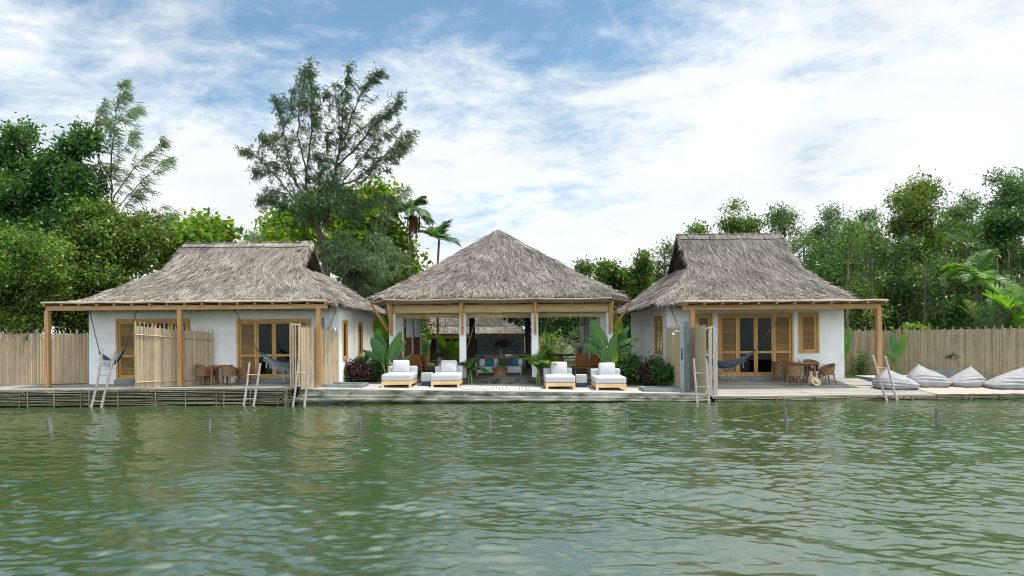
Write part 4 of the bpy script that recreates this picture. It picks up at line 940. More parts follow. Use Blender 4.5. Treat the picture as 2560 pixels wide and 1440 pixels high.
rattan_chair('rattan armchair seen from behind, in front of the table by the curtained doorway', X(572, 20.98), 20.98, zl, math.radians(168), .80)
rattan_chair('rattan armchair facing left, half hidden by the second ladder', X(607, 21.35), 21.4, zl, math.radians(-75), .80)
rattan_chair('rattan armchair behind the table under the white wall beside the screen', X(527, 21.62), 21.66, zl, math.radians(5), .74)
zq = lambda y: zR(y)+.006
TX = X(2005, 22.4); round_table('brown round table with a grey pot in front of the shuttered window', TX, 22.4, zq(22.4), .56, .715)
rattan_chair('rattan armchair by the glazed door of the bungalow with honey timber shutters', X(1947, 22.9), 22.85, zq(22.85), math.radians(78), .86)
rattan_chair('rattan armchair turned away, nearest the door side of the table with the pot', X(1983, 21.85), 21.85, zq(21.85), math.radians(150), .86)
rattan_chair('dark seated rattan armchair against the white wall behind the table with the pot', X(2028, 23.0), 23.0, zq(23.0), math.radians(0), .88)
rattan_chair('slim rattan chair turned sideways near the white house corner', X(2066, 22.1), 22.1, zq(22.1), math.radians(-82), .84, False)
m = MB(); m.lathe((X(2001, 22.3), 22.3, zq(22.4)+.722), [(.062, 0), (.07, .02), (.074, .11), (.066, .11), (.06, .03)], 16); tag(m.build('pot', M['stonepale']), 'small grey pot standing on the round table', 'pot')
# white towel over the arm of the chair at the wall
P = []
tx0 = X(2042, 22.75); zt_ = Z(2048, 911, 22.75)
for j in range(15):
    f = j/14; row = []
    for i in range(13):
        g_ = i/12; row.append((tx0+.27*g_-.02*f+.015*math.sin(j), 22.74-.10*math.sin(min(1, f*5)*1.57)+.035*math.sin(g_*14+f*2)*f, zt_-.50*max(0, f-.08)*(1+.15*math.sin(g_*5))+.02*math.sin(f*20)*(f < .1)))
    P.append(row)
m = MB(); m.grid(P); m.grid([[(x, y+.012, z) for x, y, z in r_][::-1] for r_ in P]); tag(m.build('towel', M['white']), 'white towel hanging beside the round table and hat', 'towel')
# straw bag and hat on the deck
yb = 21.95; bx = X(2030, yb); zb = zq(yb); e = empty('straw_bag', (bx, yb, zb), 'round handled straw bag standing under the round table', 'bag')
m = MB(); m.cushion((bx, yb, zb+.15), (.30, .13, .30), .05, .015, 9); m.build('bag_body', M['paleweave'], e)
m = MB(); m.tube([(bx+.09*math.cos(a), yb-.06, zb+.29+.14*math.sin(a)) for a in np.linspace(-.2, math.pi+.2, 15)], .010, 6); m.build('handle', M['rattan'], e)
hb = Vector((X(2040, 21.75), 21.78, zq(21.78))); e = empty('sun_hat', hb, 'straw sun hat with a dark band leaning on the straw bag', 'hat')
def hatpt(r, z, a):                     # brim tilted up against the bag
    x, y = r*math.cos(a), r*math.sin(a); c, s = math.cos(1.0), math.sin(1.0); return hb+Vector((x, y*c-z*s, y*s+z*c+.15))
for nm, prof, mk in (('brim', [(.165, .012), (.17, 0), (.12, -.005), (.078, 0)], 'straw'), ('hat_crown', [(.078, .0), (.076, .05), (.068, .08), (.04, .095), (.002, .09)], 'straw'), ('band', [(.080, .004), (.079, .030)], 'black')):
    m = MB(); m.grid([[hatpt(r, z, 2*math.pi*k/22) for k in range(22)] for r, z in prof], True, True); m.build(nm, M[mk], e)

# beanbags, grey cement seat and mats on the right
def beanbag(label, xb0, xb1, yb_, xa, ya, D, dp, seed):
    r = np.random.default_rng(seed); a, b = X(xb0, D, yb_), X(xb1, D, yb_); ax = X(xa, D+dp*.25, ya); zb = zR(D)+.004 if D < 23.4 else .43; za = Z(xa, ya, D+dp*.25)
    ph = r.random(8)*6.28; n, k = 34, 56; P = []; tk = .24
    for i in range(n+1):
        if i < 7: f = 0; q = i/6
        f = max(0, (i-6)/(n-6)); bulge = math.sin(min(1, i/6)*math.pi/2)
        if i <= 6: sc = .70+.30*bulge; z = zb+.20*(i/6)**1.5*(za-zb)
        else: sc = (1-f)**.92*(1+.20*math.sin(math.pi*f))+.035; z = zb+(za-zb)*(.20+.80*f**1.02)
        cx = (a+b)/2+(ax-(a+b)/2)*f**1.15; cy = D+dp*.5+(dp*.08)*f; row = []
        for j in range(k):
            t_ = 2*math.pi*j/k; c, s = math.cos(t_), math.sin(t_); e_ = .72
            x = math.copysign(abs(c)**e_, c)*(b-a)/2*sc; y = math.copysign(abs(s)**e_, s)*dp/2*sc
            wr = .020*math.sin(z*58+2.0*math.sin(t_*2+ph[0])+ph[1]+x*3)*math.sin(math.pi*min(1, max(0, f*1.6+.1)))*(.5+.5*math.sin(t_*1.5+ph[2]+f*4)) + .010*math.sin(t_*5+ph[3]+f*6)*(1-f)
            if i > n-3: wr *= .3
            m_ = 1+wr/max(.15, abs((b-a)/2*sc)); row.append((cx+x*m_, cy+y*m_-wr*.8, z+.008*math.sin(x*7+ph[4])*(i > 3)))
        P.append(row)
    m = MB(); m.grid(P, True, True); m.add(P[-1], [tuple(range(k))]); m.add(P[0], [tuple(range(k))[::-1]])
    e = empty('beanbag', ((a+b)/2, D+dp/2, zb), label, 'beanbag', 'grey beanbags on the deck'); m.build('beanbag_cover', M['linen'], e)
    m = MB(); m.cushion((P[-1][0][0]-.03, cy, za+.01), (.09, .03, .05), .012, 0, 5); m.build('carry_loop', M['linen'], e)
beanbag('low slumped grey beanbag behind the ladder at the last verandah post', 2207, 2313, 974, 2228, 923, 20.75, .85, 1)
beanbag('tall grey beanbag in front of the grey cement seat', 2288, 2394, 969, 2309, 913, 21.1, .8, 2)
beanbag('grey beanbag with its peak in the middle, right of the cement seat', 2394, 2481, 970, 2440, 918, 21.05, .8, 3)
beanbag('grey beanbag cut off by the edge of the photo', 2490, 2625, 977, 2585, 917, 20.55, .85, 4)
e = empty('cement_bench', (15.5, 23.2, .3), 'grey cement bench seat along the fence behind the beanbags', 'bench')
m = MB(); m.box(X(2336, 23.3), X(2421, 23.3), 23.45, 23.75, .25, Z(2380, 925, 23.4)); m.build('seat_back', M['greyseat'], e)
m = MB(); m.box(X(2300, 23), X(2560, 23)+2, 22.75, 23.44, .2, Z(2380, 949, 22.8)); m.build('seat_base', M['greyseat'], e)
m = MB(); m.box(X(2150, 23.4), X(2299, 23.0), 22.65, 23.7, .2, Z(2180, 943.5, 23)); pl = tag(m.build('cement_plinth', M['greyseat']), 'low grey cement plinth between the house corner and the beanbags', 'plinth')
m = MB(); m.box(X(2150, 23.4)-.02, X(2299, 23.0)+.0, 22.63, 23.7, Z(2180, 943.5, 23)+.003, Z(2180, 943.5, 23)+.025); m.build('plinth_top', M['concrete'], pl)
m = MB(); k = 30
m.grid([[(X(2338, 20, 985)+6.5*i/k, y+.02*math.sin(i*1.3+y), zR(y)+.022+.010*math.sin(i*2.1+y*3)) for i in range(k+1)] for y in (19.90, 20.3, 20.8, 21.3, 21.8)]); tag(m.build('woven_mat', M['mat']), 'tan woven mat covering the deck in front of the beanbags', 'mat')

# ------------------------------------------------------------------ furniture inside the pavilion
def box_(x0, x1, y0, y1, z0, z1, nm, mk, e): m = MB(); m.box(x0, x1, y0, y1, z0, z1); return m.build(nm, M[mk], e)
e = empty('sofa', (-.5, 25.4, FZ), 'white sofa with teal cushions at the centre of the pavilion', 'sofa')
sx0, sx1 = X(1191, 25.2), X(1303, 25.2)
m = MB(); m.cushion(((sx0+sx1)/2, 25.55, FZ+.19), (sx1-sx0-.06, .75, .26), .04, .0, 9); m.build('seat', M['white'], e)
for x in (sx0, sx1-.03): box_(x-.015, x+.02, 25.16, 25.95, FZ, FZ+.30, 'side_panel', 'teak', e)
box_(sx0+.03, sx1-.03, 25.2, 25.9, FZ, FZ+.055, 'plinth', 'darkwood', e)
for px, mk, w_ in ((1205, 'white', .26), (1237, 'white', .26), (1299, 'white', .22), (1223, 'teal', .34), (1285, 'teal', .26)):
    m = MB(); m.cushion((X(px, 25.6), 25.72-.10*(mk == 'teal'), FZ+.32+.14), (w_, .14, .30), .06, .02, 8, tilt=-.2); m.build('cushion', M[mk], e)
e = empty('coffee_table', (X(1249, 24.4), 24.4, FZ), 'round waisted rattan coffee table in front of the sofa', 'coffee table'); x = X(1249, 24.4)
m = MB(); m.lathe((x, 24.4, FZ), [(.30, 0), (.285, .06), (.265, .15), (.28, .26), (.305, .30)], 26); m.build('drum', M['rattan'], e)
m = MB(); m.lathe((x, 24.4, FZ+.302), [(.31, 0), (.315, .012), (.31, .022)], 26); m.build('tabletop', M['brownwood'], e)
e = empty('console_table', (X(1262, 26.4), 26.4, FZ), 'dark console table with books behind the sofa', 'table')
box_(X(1212, 26.4), X(1296, 26.4), 26.2, 26.7, FZ+.62, FZ+.68, 'tabletop', 'brownwood', e)
for px in (1215, 1293): box_(X(px, 26.4)-.04, X(px, 26.4)+.04, 26.25, 26.65, FZ, FZ+.618, 'leg', 'darkwood', e)
m = MB(); x = X(1270, 26.35); m.box(x-.14, x+.14, 26.25, 26.5, FZ+.683, FZ+.74); m.box(x-.12, x+.13, 26.26, 26.48, FZ+.742, FZ+.775); tag(m.build('book_stack', M['white']), 'short stack of white books on the console table', 'books')
vx = X(1252, 26.4); e = empty('flower_vase', (vx, 26.42, FZ+.68), 'tall glass vase of dark red flowers on the console table', 'vase')
m = MB(); m.lathe((vx, 26.42, FZ+.682), [(.05, 0), (.045, .1), (.06, .30), (.055, .30)], 12); m.build('vase', M['bronzeplant'], e)
r = np.random.default_rng(3); P, C = cluster_points([(vx, 26.42, FZ+1.22, .30, .2, .16)], 500, r, 14, .05); V, Q = leafquads(P, r, .10); npmesh('bouquet', V, Q, M['burgundy'], e)
m = MB()
for c in C[:9]: m.tube([(vx, 26.42, FZ+.95), (c[0], c[1], c[2])], .006, 4)
m.build('stem', M['barkdark'], e)
shrub('table_plant', 'small leafy sprig in a vase on the rattan coffee table', 'plant', 24.4, [(1245, 912, 14, 12), (1256, 909, 9, 11)], 140, .07, 'leaf_dark', seed=9, zbase=FZ+.325, clump=.04, stems=5)
def wood_chair(label, x, y, rz):
    e = empty('wooden_armchair', (0, 0, 0), label, 'armchair', 'wooden armchairs in the pavilion')
    for sx in (-1, 1):
        m = MB(); m.bar((sx*.28, -.28, 0), (sx*.26, -.22, .56), .035, .045); m.build('leg', M['brownwood'], e); m = MB(); m.bar((sx*.26, .36, 0), (sx*.26, .30, .56), .035, .045); m.build('leg', M['brownwood'], e)
        m = MB(); m.bar((sx*.265, -.30, .575), (sx*.265, .36, .575), .05, .028); m.build('arm', M['brownwood'], e)
    m = MB(); m.bar((0, -.27, .30), (0, .30, .27), .50, .05); m.build('seat', M['brownwood'], e)
    m = MB(); m.bar((0, .27, .33), (0, .46, .82), .50, .035, up=(0, 1, 0)); m.build('backrest', M['brownwood'], e)
    m = MB(); m.cushion((0, -.0, .36), (.46, .48, .09), .04, .01, 7); m.build('cushion', M['palefab'], e)
    e.location = (x, y, FZ+.003); e.rotation_euler[2] = rz
M['palefab'] = pm('sage_fabric', (.14, .19, .15), (.20, .25, .20), 9)
wood_chair('wooden armchair turned away behind the left two daybeds, beside the white column row', X(1035, 25), 25.0, math.radians(188))
wood_chair('wooden armchair with a sage cushion behind the cube table between the left daybeds', X(1063, 25.2), 25.3, math.radians(150))
wood_chair('wooden armchair with a sage cushion turned away behind the cube table between the right daybeds', X(1455, 25), 25.0, math.radians(172))
wood_chair('wooden armchair turned away behind the daybed in front of the bright banana leaves', X(1482, 25.2), 25.1, math.radians(190))
for (px, lb) in ((1110, 'dark dining table with a plant behind the second daybed from the tall paddle leaf plant'), (1402, 'dark dining table behind the daybed right of the rug')):
    x = X(px, 27.2); e = empty('dining_table', (x, 27.2, FZ), lb, 'table', 'dining tables in the pavilion'); box_(x-.55, x+.55, 26.8, 27.6, FZ+.66, FZ+.72, 'tabletop', 'darkwood', e)
    m = MB(); m.lathe((x, 27.2, FZ), [(.2, 0), (.09, .1), (.09, .658)], 12); m.build('pedestal', M['brownwood'], e)
x = X(1120, 25.6); m = MB(); m.lathe((x, 25.6, FZ), [(.24, 0), (.26, .16), (.25, .34), (.2, .36)], 20); tag(m.build('rattan_stool', M['rattan']), 'round rattan stool behind the second daybed pillow', 'stool')
shrub('table_plant', 'dark leafy plant in a pot on the left dining table', 'plant', 27.1, [(1100, 893, 20, 12)], 160, .14, 'leaf_lime', seed=19, zbase=FZ+.725, clump=.06, stems=5)

# ------------------------------------------------------------------ garden plants
def pl_leaf(b, t_, w, bend, tw, mk, D, dd=0): return (W(b[0], b[1], D), W(t_[0], t_[1], D+dd), w, bend, tw, mk)
paddle_plant('paddle_leaf_plant', 'tall dark paddle leaf plant beside the first daybed and left awning strut', 'plant', W(968, 945, 23.0)*1.0, [
    pl_leaf((958, 893), (928, 842), .42, .05, .1, 'banana', 22.9), pl_leaf((965, 885), (938, 823), .36, .04, .3, 'banana', 23.1), pl_leaf((972, 900), (1004, 826), .34, -.04, -.2, 'banana_mid', 22.8),
    pl_leaf((978, 905), (1015, 852), .30, .08, .3, 'banana', 22.9), pl_leaf((950, 898), (906, 873), .24, .10, .6, 'banana', 22.8), pl_leaf((968, 915), (962, 850), .20, .02, 1.2, 'banana_mid', 22.7), pl_leaf((990, 918), (1030, 886), .22, .08, .6, 'banana', 22.8)], seed=1)
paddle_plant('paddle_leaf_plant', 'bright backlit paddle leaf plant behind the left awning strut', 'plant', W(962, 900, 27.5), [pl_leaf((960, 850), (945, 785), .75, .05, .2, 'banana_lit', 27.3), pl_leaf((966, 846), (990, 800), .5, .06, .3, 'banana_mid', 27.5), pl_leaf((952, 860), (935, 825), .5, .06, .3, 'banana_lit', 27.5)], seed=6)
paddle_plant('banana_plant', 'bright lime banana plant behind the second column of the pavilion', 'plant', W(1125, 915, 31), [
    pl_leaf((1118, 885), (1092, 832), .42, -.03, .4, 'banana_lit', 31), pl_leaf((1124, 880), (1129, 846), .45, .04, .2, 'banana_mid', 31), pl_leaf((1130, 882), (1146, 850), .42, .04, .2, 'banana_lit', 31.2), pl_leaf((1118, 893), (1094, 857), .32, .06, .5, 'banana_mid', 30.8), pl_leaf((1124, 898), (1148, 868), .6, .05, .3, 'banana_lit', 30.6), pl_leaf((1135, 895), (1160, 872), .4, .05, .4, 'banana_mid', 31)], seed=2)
paddle_plant('banana_plant', 'small dark banana plant beside the post of the rear bungalow', 'plant', W(1062, 915, 36), [pl_leaf((1060, 875), (1078, 848), .5, .15, .4, 'banana', 36), pl_leaf((1057, 880), (1050, 862), .5, .1, .4, 'banana_mid', 36), pl_leaf((1062, 893), (1066, 868), .5, .05, .8, 'banana', 36), pl_leaf((1056, 900), (1064, 885), .4, .05, .4, 'banana_mid', 36)], seed=3)
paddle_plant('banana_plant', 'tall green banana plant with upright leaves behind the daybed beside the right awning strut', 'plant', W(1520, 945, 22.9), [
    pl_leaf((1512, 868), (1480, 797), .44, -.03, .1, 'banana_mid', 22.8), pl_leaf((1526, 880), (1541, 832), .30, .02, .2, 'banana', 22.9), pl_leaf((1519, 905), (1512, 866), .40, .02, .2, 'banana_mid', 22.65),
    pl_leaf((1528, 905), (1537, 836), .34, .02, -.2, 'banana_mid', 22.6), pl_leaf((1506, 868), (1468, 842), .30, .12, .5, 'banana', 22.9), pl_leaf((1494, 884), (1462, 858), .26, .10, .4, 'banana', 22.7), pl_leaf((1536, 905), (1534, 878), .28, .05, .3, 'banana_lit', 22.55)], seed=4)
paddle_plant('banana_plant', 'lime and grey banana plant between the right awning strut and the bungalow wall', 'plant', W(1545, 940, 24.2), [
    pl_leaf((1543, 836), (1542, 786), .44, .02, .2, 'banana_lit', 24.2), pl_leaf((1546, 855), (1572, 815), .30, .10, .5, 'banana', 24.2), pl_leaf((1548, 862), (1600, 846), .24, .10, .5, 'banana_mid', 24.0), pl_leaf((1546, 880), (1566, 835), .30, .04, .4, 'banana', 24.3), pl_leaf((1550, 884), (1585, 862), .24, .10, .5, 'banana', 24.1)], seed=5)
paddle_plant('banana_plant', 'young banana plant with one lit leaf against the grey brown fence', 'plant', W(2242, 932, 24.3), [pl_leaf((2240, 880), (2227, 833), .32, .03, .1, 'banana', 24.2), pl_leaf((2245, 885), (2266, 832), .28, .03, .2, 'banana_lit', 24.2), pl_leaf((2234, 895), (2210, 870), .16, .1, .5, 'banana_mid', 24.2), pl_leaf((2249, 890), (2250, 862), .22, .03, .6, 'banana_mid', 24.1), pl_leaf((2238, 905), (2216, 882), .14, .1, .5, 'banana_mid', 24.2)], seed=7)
paddle_plant('banana_plant', 'banana leaves showing past the right end wall of the bungalow', 'plant', W(2112, 925, 25.2), [pl_leaf((2112, 880), (2123, 815), .30, .03, .2, 'banana_mid', 25.2), pl_leaf((2108, 895), (2121, 850), .25, .05, .2, 'banana_lit', 25.2)], seed=8)
G1, G2 = 23.5, 24.0
shrub('shrub', 'burgundy leaved shrub under the left bungalow side window', 'shrub', 23.1, [(885, 927, 38, 18), (905, 932, 30, 18), (865, 922, 22, 18)], 1500, .12, 'burgundy', seed=1, clump=.08)
shrub('shrub', 'green spiky shrub at the foot of the reed screen, left of the burgundy shrub', 'shrub', 22.9, [(846, 932, 14, 20), (856, 938, 18, 14)], 700, .16, 'leaf_dark', seed=2, asp=5)
shrub('shrub', 'dark green shrub between the burgundy shrub and the first daybed', 'shrub', 23.6, [(932, 930, 30, 20), (945, 915, 20, 14), (915, 938, 24, 12)], 1500, .15, 'leaf_dark', seed=3, asp=3)
shrub('shrub', 'yellow green croton shrub behind the tall dark paddle leaf plant', 'shrub', 24.0, [(952, 900, 16, 14), (985, 930, 16, 22)], 500, .13, 'leaf_lime', seed=13)
shrub('shrub', 'dense green shrub at the left end of the bed under the shuttered side window', 'shrub', 23.6, [(1568, 915, 28, 28), (1585, 930, 24, 20), (1556, 930, 16, 22)], 2400, .15, 'leaf_dark', seed=4, asp=3)
shrub('shrub', 'dark burgundy shrub in the bed under the shuttered side window', 'shrub', 23.3, [(1613, 932, 26, 20), (1632, 935, 20, 16), (1600, 938, 18, 12)], 1500, .12, 'burgundy', seed=5)
shrub('shrub', 'spiky green shrub at the foot of the right grey reed screen', 'shrub', 22.9, [(1662, 928, 22, 22), (1650, 938, 20, 16), (1673, 940, 14, 14)], 1300, .20, 'leaf_dark', seed=6, asp=5.5)
shrub('shrub', 'grey green shrub rising behind the burgundy shrub by the white wall', 'shrub', 24.0, [(1622, 905, 10, 14), (1590, 905, 10, 16), (1640, 910, 14, 14)], 700, .16, 'leaf_acacia', seed=7, asp=4)
shrub('shrub', 'thin dark shrub on the lawn against the reed fence by the last post', 'shrub', 25.0, [(2147, 910, 16, 26), (2152, 928, 14, 12)], 420, .16, 'leaf_acacia', seed=8, asp=4)
shrub('shrub', 'small sprouting shrub on the fence above the cement seat', 'shrub', 23.6, [(2383, 905, 12, 7), (2372, 915, 8, 5)], 110, .14, 'leaf_dark', seed=10, zbase=1.2, stems=4)
shrub('shrub', 'creeper sprig high on the grey brown reed fence', 'creeper', 24.0, [(2353, 848, 8, 7), (2345, 862, 6, 3)], 70, .15, 'leaf_acacia_b', seed=11, zbase=1.8, stems=4)
shrub('shrub', 'yellow green vine tips showing above the grey brown fence', 'creeper', 24.6, [(2290, 822, 22, 6), (2272, 820, 14, 4), (2310, 825, 14, 4), (2255, 824, 10, 4)], 330, .16, 'leaf_lime', seed=12, zbase=1.2, stems=6, asp=1.5)
for nm, lb, px, py, D, fr, L, ll, mats, kw in (
    ('fan_palm', 'small spiky palm under the side windows behind the burgundy shrub', 908, 925, 24.2, 12, .62, .34, ['palm'], dict(rise=(.2, 1.4), droop=.8)),
    ('clumping_palm', 'clumping palm with bare pale canes between the rug and the third daybed', 1346, 948, 22.8, 20, .95, .30, ['palm', 'palm', 'palm_b'], dict(rise=(.5, 1.45), droop=1.3)),
    ('clumping_palm', 'low feathery palm at the foot of the second pavilion column', 1176, 950, 23.2, 16, .72, .26, ['palm'], dict(rise=(.4, 1.4), droop=1.3)),
    ('clumping_palm', 'sunlit pale feathery palm behind the right dining table', 1462, 925, 31, 9, 1.9, .55, ['palm_dry', 'palm_pale'], dict(rise=(.7, 1.45), droop=1.0)),
    ('clumping_palm', 'arching palm seen between the third column and its pale neighbour inside the garden', 1400, 920, 33, 11, 2.4, .6, ['palm_pale', 'palm'], dict(rise=(.6, 1.4), droop=1.5))):
    b = W(px, py, D); tp = b+Vector((0, 0, .33 if 'clump' in nm else .12)); b.z = .36
    e = palm(nm, lb, 'palm', b, tp, fr, mats, seed=px, L=L, ll=ll, lw=.022, nl=28, trunk=False, **kw)
    m = MB(); r = random.Random(px)
    for i in range(6):
        o_ = Vector((r.uniform(-.12, .12), r.uniform(-.08, .08), 0)); m.tube([b+o_, b.lerp(tp, .6)+o_*.7, tp+o_*.2+Vector((0, 0, .05))], .018, 6)
    m.build('cane', M['stem'], e)
# grass on the small lawns
r = np.random.default_rng(2); PP = []
for (x0, x1, y0, y1, n) in ((-5.8, -4.95, 23.35, 26, 1800), (-5, 4.5, 23.32, 23.48, 1500), (4.15, 5.6, 23.35, 27, 3500), (12.3, 18, 23.75, 26.5, 7000)):
    P = np.stack([x0+(x1-x0)*r.random(n), y0+(y1-y0)*r.random(n), np.full(n, .0)], 1); P[:, 2] = np.interp(P[:, 1], [23.0, 23.6, 25, 40], [.05, .33, .40, .42])-.01; PP.append(P)
P = np.vstack(PP); n = len(P); A = unit(np.stack([r.normal(0, .4, n), r.normal(0, .4, n), np.ones(n)], 1)); V, Q = blades(P, A, unit(r.normal(size=(n, 3))*np.array([1, 1, .1])), .05+.08*r.random(n), np.full(n, .016))
tag(npmesh('grass', V, Q, M['grassblade']), 'short green grass beside the terrace and along the fence', 'grass', kind='stuff')

# ------------------------------------------------------------------ trees
tree('broadleaf_tree', 'bright leafy tree overhanging the long reed fence', 'tree', 22.6, [(15, 600, 70, 60), (60, 650, 80, 70), (20, 720, 90, 80), (90, 720, 70, 70), (60, 790, 60, 35), (140, 660, 45, 50), (10, 800, 50, 40), (-60, 680, 80, 110), (120, 620, 40, 40)],
     [(-40, 900), (-25, 780), (10, 690), (40, 640)], 26000, .145, 'leaf_fresh', seed=1, rad=.16, clump=.24, gate=.5, per=120, zbase=.25)
tree('broadleaf_tree', 'dark dense tree rising highest at the left edge of the photo', 'tree', 29, [(45, 330, 40, 40), (85, 370, 40, 40), (20, 400, 60, 60), (90, 450, 70, 60), (30, 500, 80, 70), (110, 520, 60, 60), (-40, 470, 80, 110), (60, 300, 22, 22), (60, 590, 90, 50)],
     [(60, 900), (70, 700), (95, 560), (100, 420)], 24000, .20, 'leaf_dark', seed=2, bark='barkdark', gate=.5, clump=.28)
tree('broadleaf_tree', 'dark round crowned tree right of the highest left tree', 'tree', 28, [(190, 370, 40, 40), (215, 350, 22, 25), (160, 400, 40, 40), (200, 440, 42, 60), (160, 490, 50, 60), (205, 520, 35, 50), (150, 560, 50, 50)],
     [(185, 900), (185, 700), (190, 560), (195, 430)], 18000, .19, 'leaf_dark', seed=3, bark='barkdark', gate=.4, clump=.26)
tree('broadleaf_tree', 'sunlit yellow green tree beside the thin wispy casuarina', 'tree', 26, [(235, 540, 50, 45), (300, 560, 60, 40), (270, 610, 70, 50), (340, 590, 45, 45), (210, 600, 45, 50), (330, 650, 40, 30), (230, 660, 60, 40), (375, 575, 25, 25), (180, 650, 40, 60)],
     [(205, 900), (205, 720), (230, 620), (260, 540)], 22000, .17, 'leaf_acacia_b', seed=4, gate=.55, clump=.24)
tree('broadleaf_tree', 'shaded bushy tree filling the gap under the verandah roof behind the fence', 'tree', 25, [(170, 740, 70, 60), (220, 700, 60, 40), (130, 780, 60, 50), (200, 800, 50, 40), (250, 690, 50, 35), (110, 700, 50, 50)],
     [(170, 900), (170, 800), (180, 720)], 17000, .17, 'leaf_acacia_b', seed=5, gate=.3, bark='barkdark', zbase=.3)
tree('leaning_tree', 'leaning grey trunk tree with sparse leaves behind the left roof', 'tree', 28, [(385, 560, 20, 18), (410, 580, 18, 16), (360, 600, 20, 18), (330, 640, 18, 20), (395, 610, 16, 14), (300, 680, 30, 20)],
     [(296, 720), (320, 680), (350, 640), (380, 605), (402, 565)], 2400, .17, 'leaf_acacia_b', seed=6, rad=.17, zbase=.3, gate=.3, limbs=12)
tree('teak_tree', 'large leaved tree behind the left end of the thatched ridge', 'tree', 31, [(440, 610, 30, 22), (470, 580, 30, 22), (505, 560, 25, 20), (540, 580, 28, 20), (520, 600, 35, 14), (420, 650, 26, 22), (455, 640, 30, 20), (560, 600, 18, 14)],
     [(470, 900), (475, 720), (480, 640), (500, 570)], 3700, .30, 'leaf_lime', seed=7, asp=1.5, droop=.7, gate=.5, clump=.35, per=14, rad=.1, limbs=10)
tree('teak_tree', 'yellow green large leaved tree behind the tall dark casuarina', 'tree', 34, [(720, 570, 45, 50), (790, 520, 50, 45), (870, 520, 60, 50), (920, 560, 60, 60), (935, 500, 40, 35), (975, 610, 40, 45), (880, 620, 80, 50), (760, 620, 50, 40), (985, 670, 55, 30), (920, 690, 60, 40), (690, 585, 25, 22), (1025, 660, 25, 20)],
     [(860, 900), (858, 760), (862, 640), (880, 520)], 19000, .30, 'leaf_lime', seed=8, asp=1.6, droop=.6, gate=.55, clump=.42, per=20, rad=.2, limbs=14)
tree('small_tree', 'hazy far small tree peeping over the ridge of the left roof', 'tree', 46, [(625, 590, 16, 14), (650, 598, 22, 10), (612, 605, 16, 12), (672, 600, 12, 8)], [(640, 830), (640, 700), (635, 600)], 1300, .25, 'needle_b', seed=9, asp=4, gate=.3, limbs=4)

def casuarina(name, label, D, limbs, trunk, mat, dens, seed, tuft=.42, rad=.16, lean=.35, sub=1.0, blobs=(), nb=0):
    """trunk and limbs are picture polylines; drooping needle tufts hang from side twigs"""
    r = np.random.default_rng(seed); b = W(trunk[0][0], trunk[0][1], D); e = empty(name, (b.x, b.y, .3), label, 'tree'); tb = MB(); PP, AA, LL = [], [], []
    tp = [Vector((b.x, b.y, .3))]+[W(px, py, D) for px, py in trunk]; m = len(tp); tb.tube(tp, [rad*(1-.45*i/(m-1)) for i in range(m)], 8)
    for (pl, rd) in limbs:
        dd = r.normal()*1.1; n = len(pl); pts = [W(px, py, D+dd*(i/(n-1))) for i, (px, py) in enumerate(pl)]
        fine = []
        for a, c in zip(pts, pts[1:]):
            for i in range(5): fine.append(a.lerp(c, i/5)+Vector((r.normal()*.03, r.normal()*.03, 0)))
        fine.append(pts[-1]); tb.tube(fine, [rd*(1-.85*i/(len(fine)-1)) for i in range(len(fine))], 6); L = sum((q-p).length for p, q in zip(fine, fine[1:]))
        nt_ = int(L*dens)
        for _ in range(nt_):
            f = .12+.88*r.random()**.85; i = min(int(f*(len(fine)-1)), len(fine)-2); p = fine[i].lerp(fine[i+1], f*(len(fine)-1)-i); tg = (fine[i+1]-fine[i]).normalized()
            d = (tg*.75+Vector(r.normal(size=3)*.6)+Vector((lean*.5, 0, .1))).normalized(); l = sub*(.25+.75*r.random())*(1.05-.6*f); q = p+d*l+Vector((lean*.15*l, 0, -.05*l))
            tb.tube([p, p.lerp(q, .5)+Vector((0, 0, .04)), q], [.010, .007, .003], 4, False)
            k = int(11+17*l); cl = r.random(3)*.75+.3; g_ = cl[r.integers(0, 3, k)]+r.normal(0, .07, k); c = np.array(p)+(np.array(q)-np.array(p))*g_[:, None]+r.normal(size=(k, 3))*.07; PP.append(c)
            AA.append(unit(np.array(d)*.35+r.normal(size=(k, 3))*.40+np.array([lean*.9, 0, -.55]))); LL.append(tuft*(.5+.7*r.random(k)))
    if nb:
        P, C = cluster_points([blob(px, py, D+r.normal()*.5, rx, ry) for px, py, rx, ry in blobs], nb, r, 40, .22, 2.2, .45); PP.append(P); AA.append(unit(r.normal(size=(nb, 3))*.5+np.array([lean*.8, 0, -.5]))); LL.append(tuft*(.5+.7*r.random(nb)))
    P = np.vstack(PP); A = np.vstack(AA); L = np.concatenate(LL); V, Q = blades(P, A, unit(r.normal(size=P.shape)), L, np.full(len(P), .032*D/28)); npmesh('crown', V, Q, M[mat], e); tb.build('trunk', M['barkdark'], e); return e
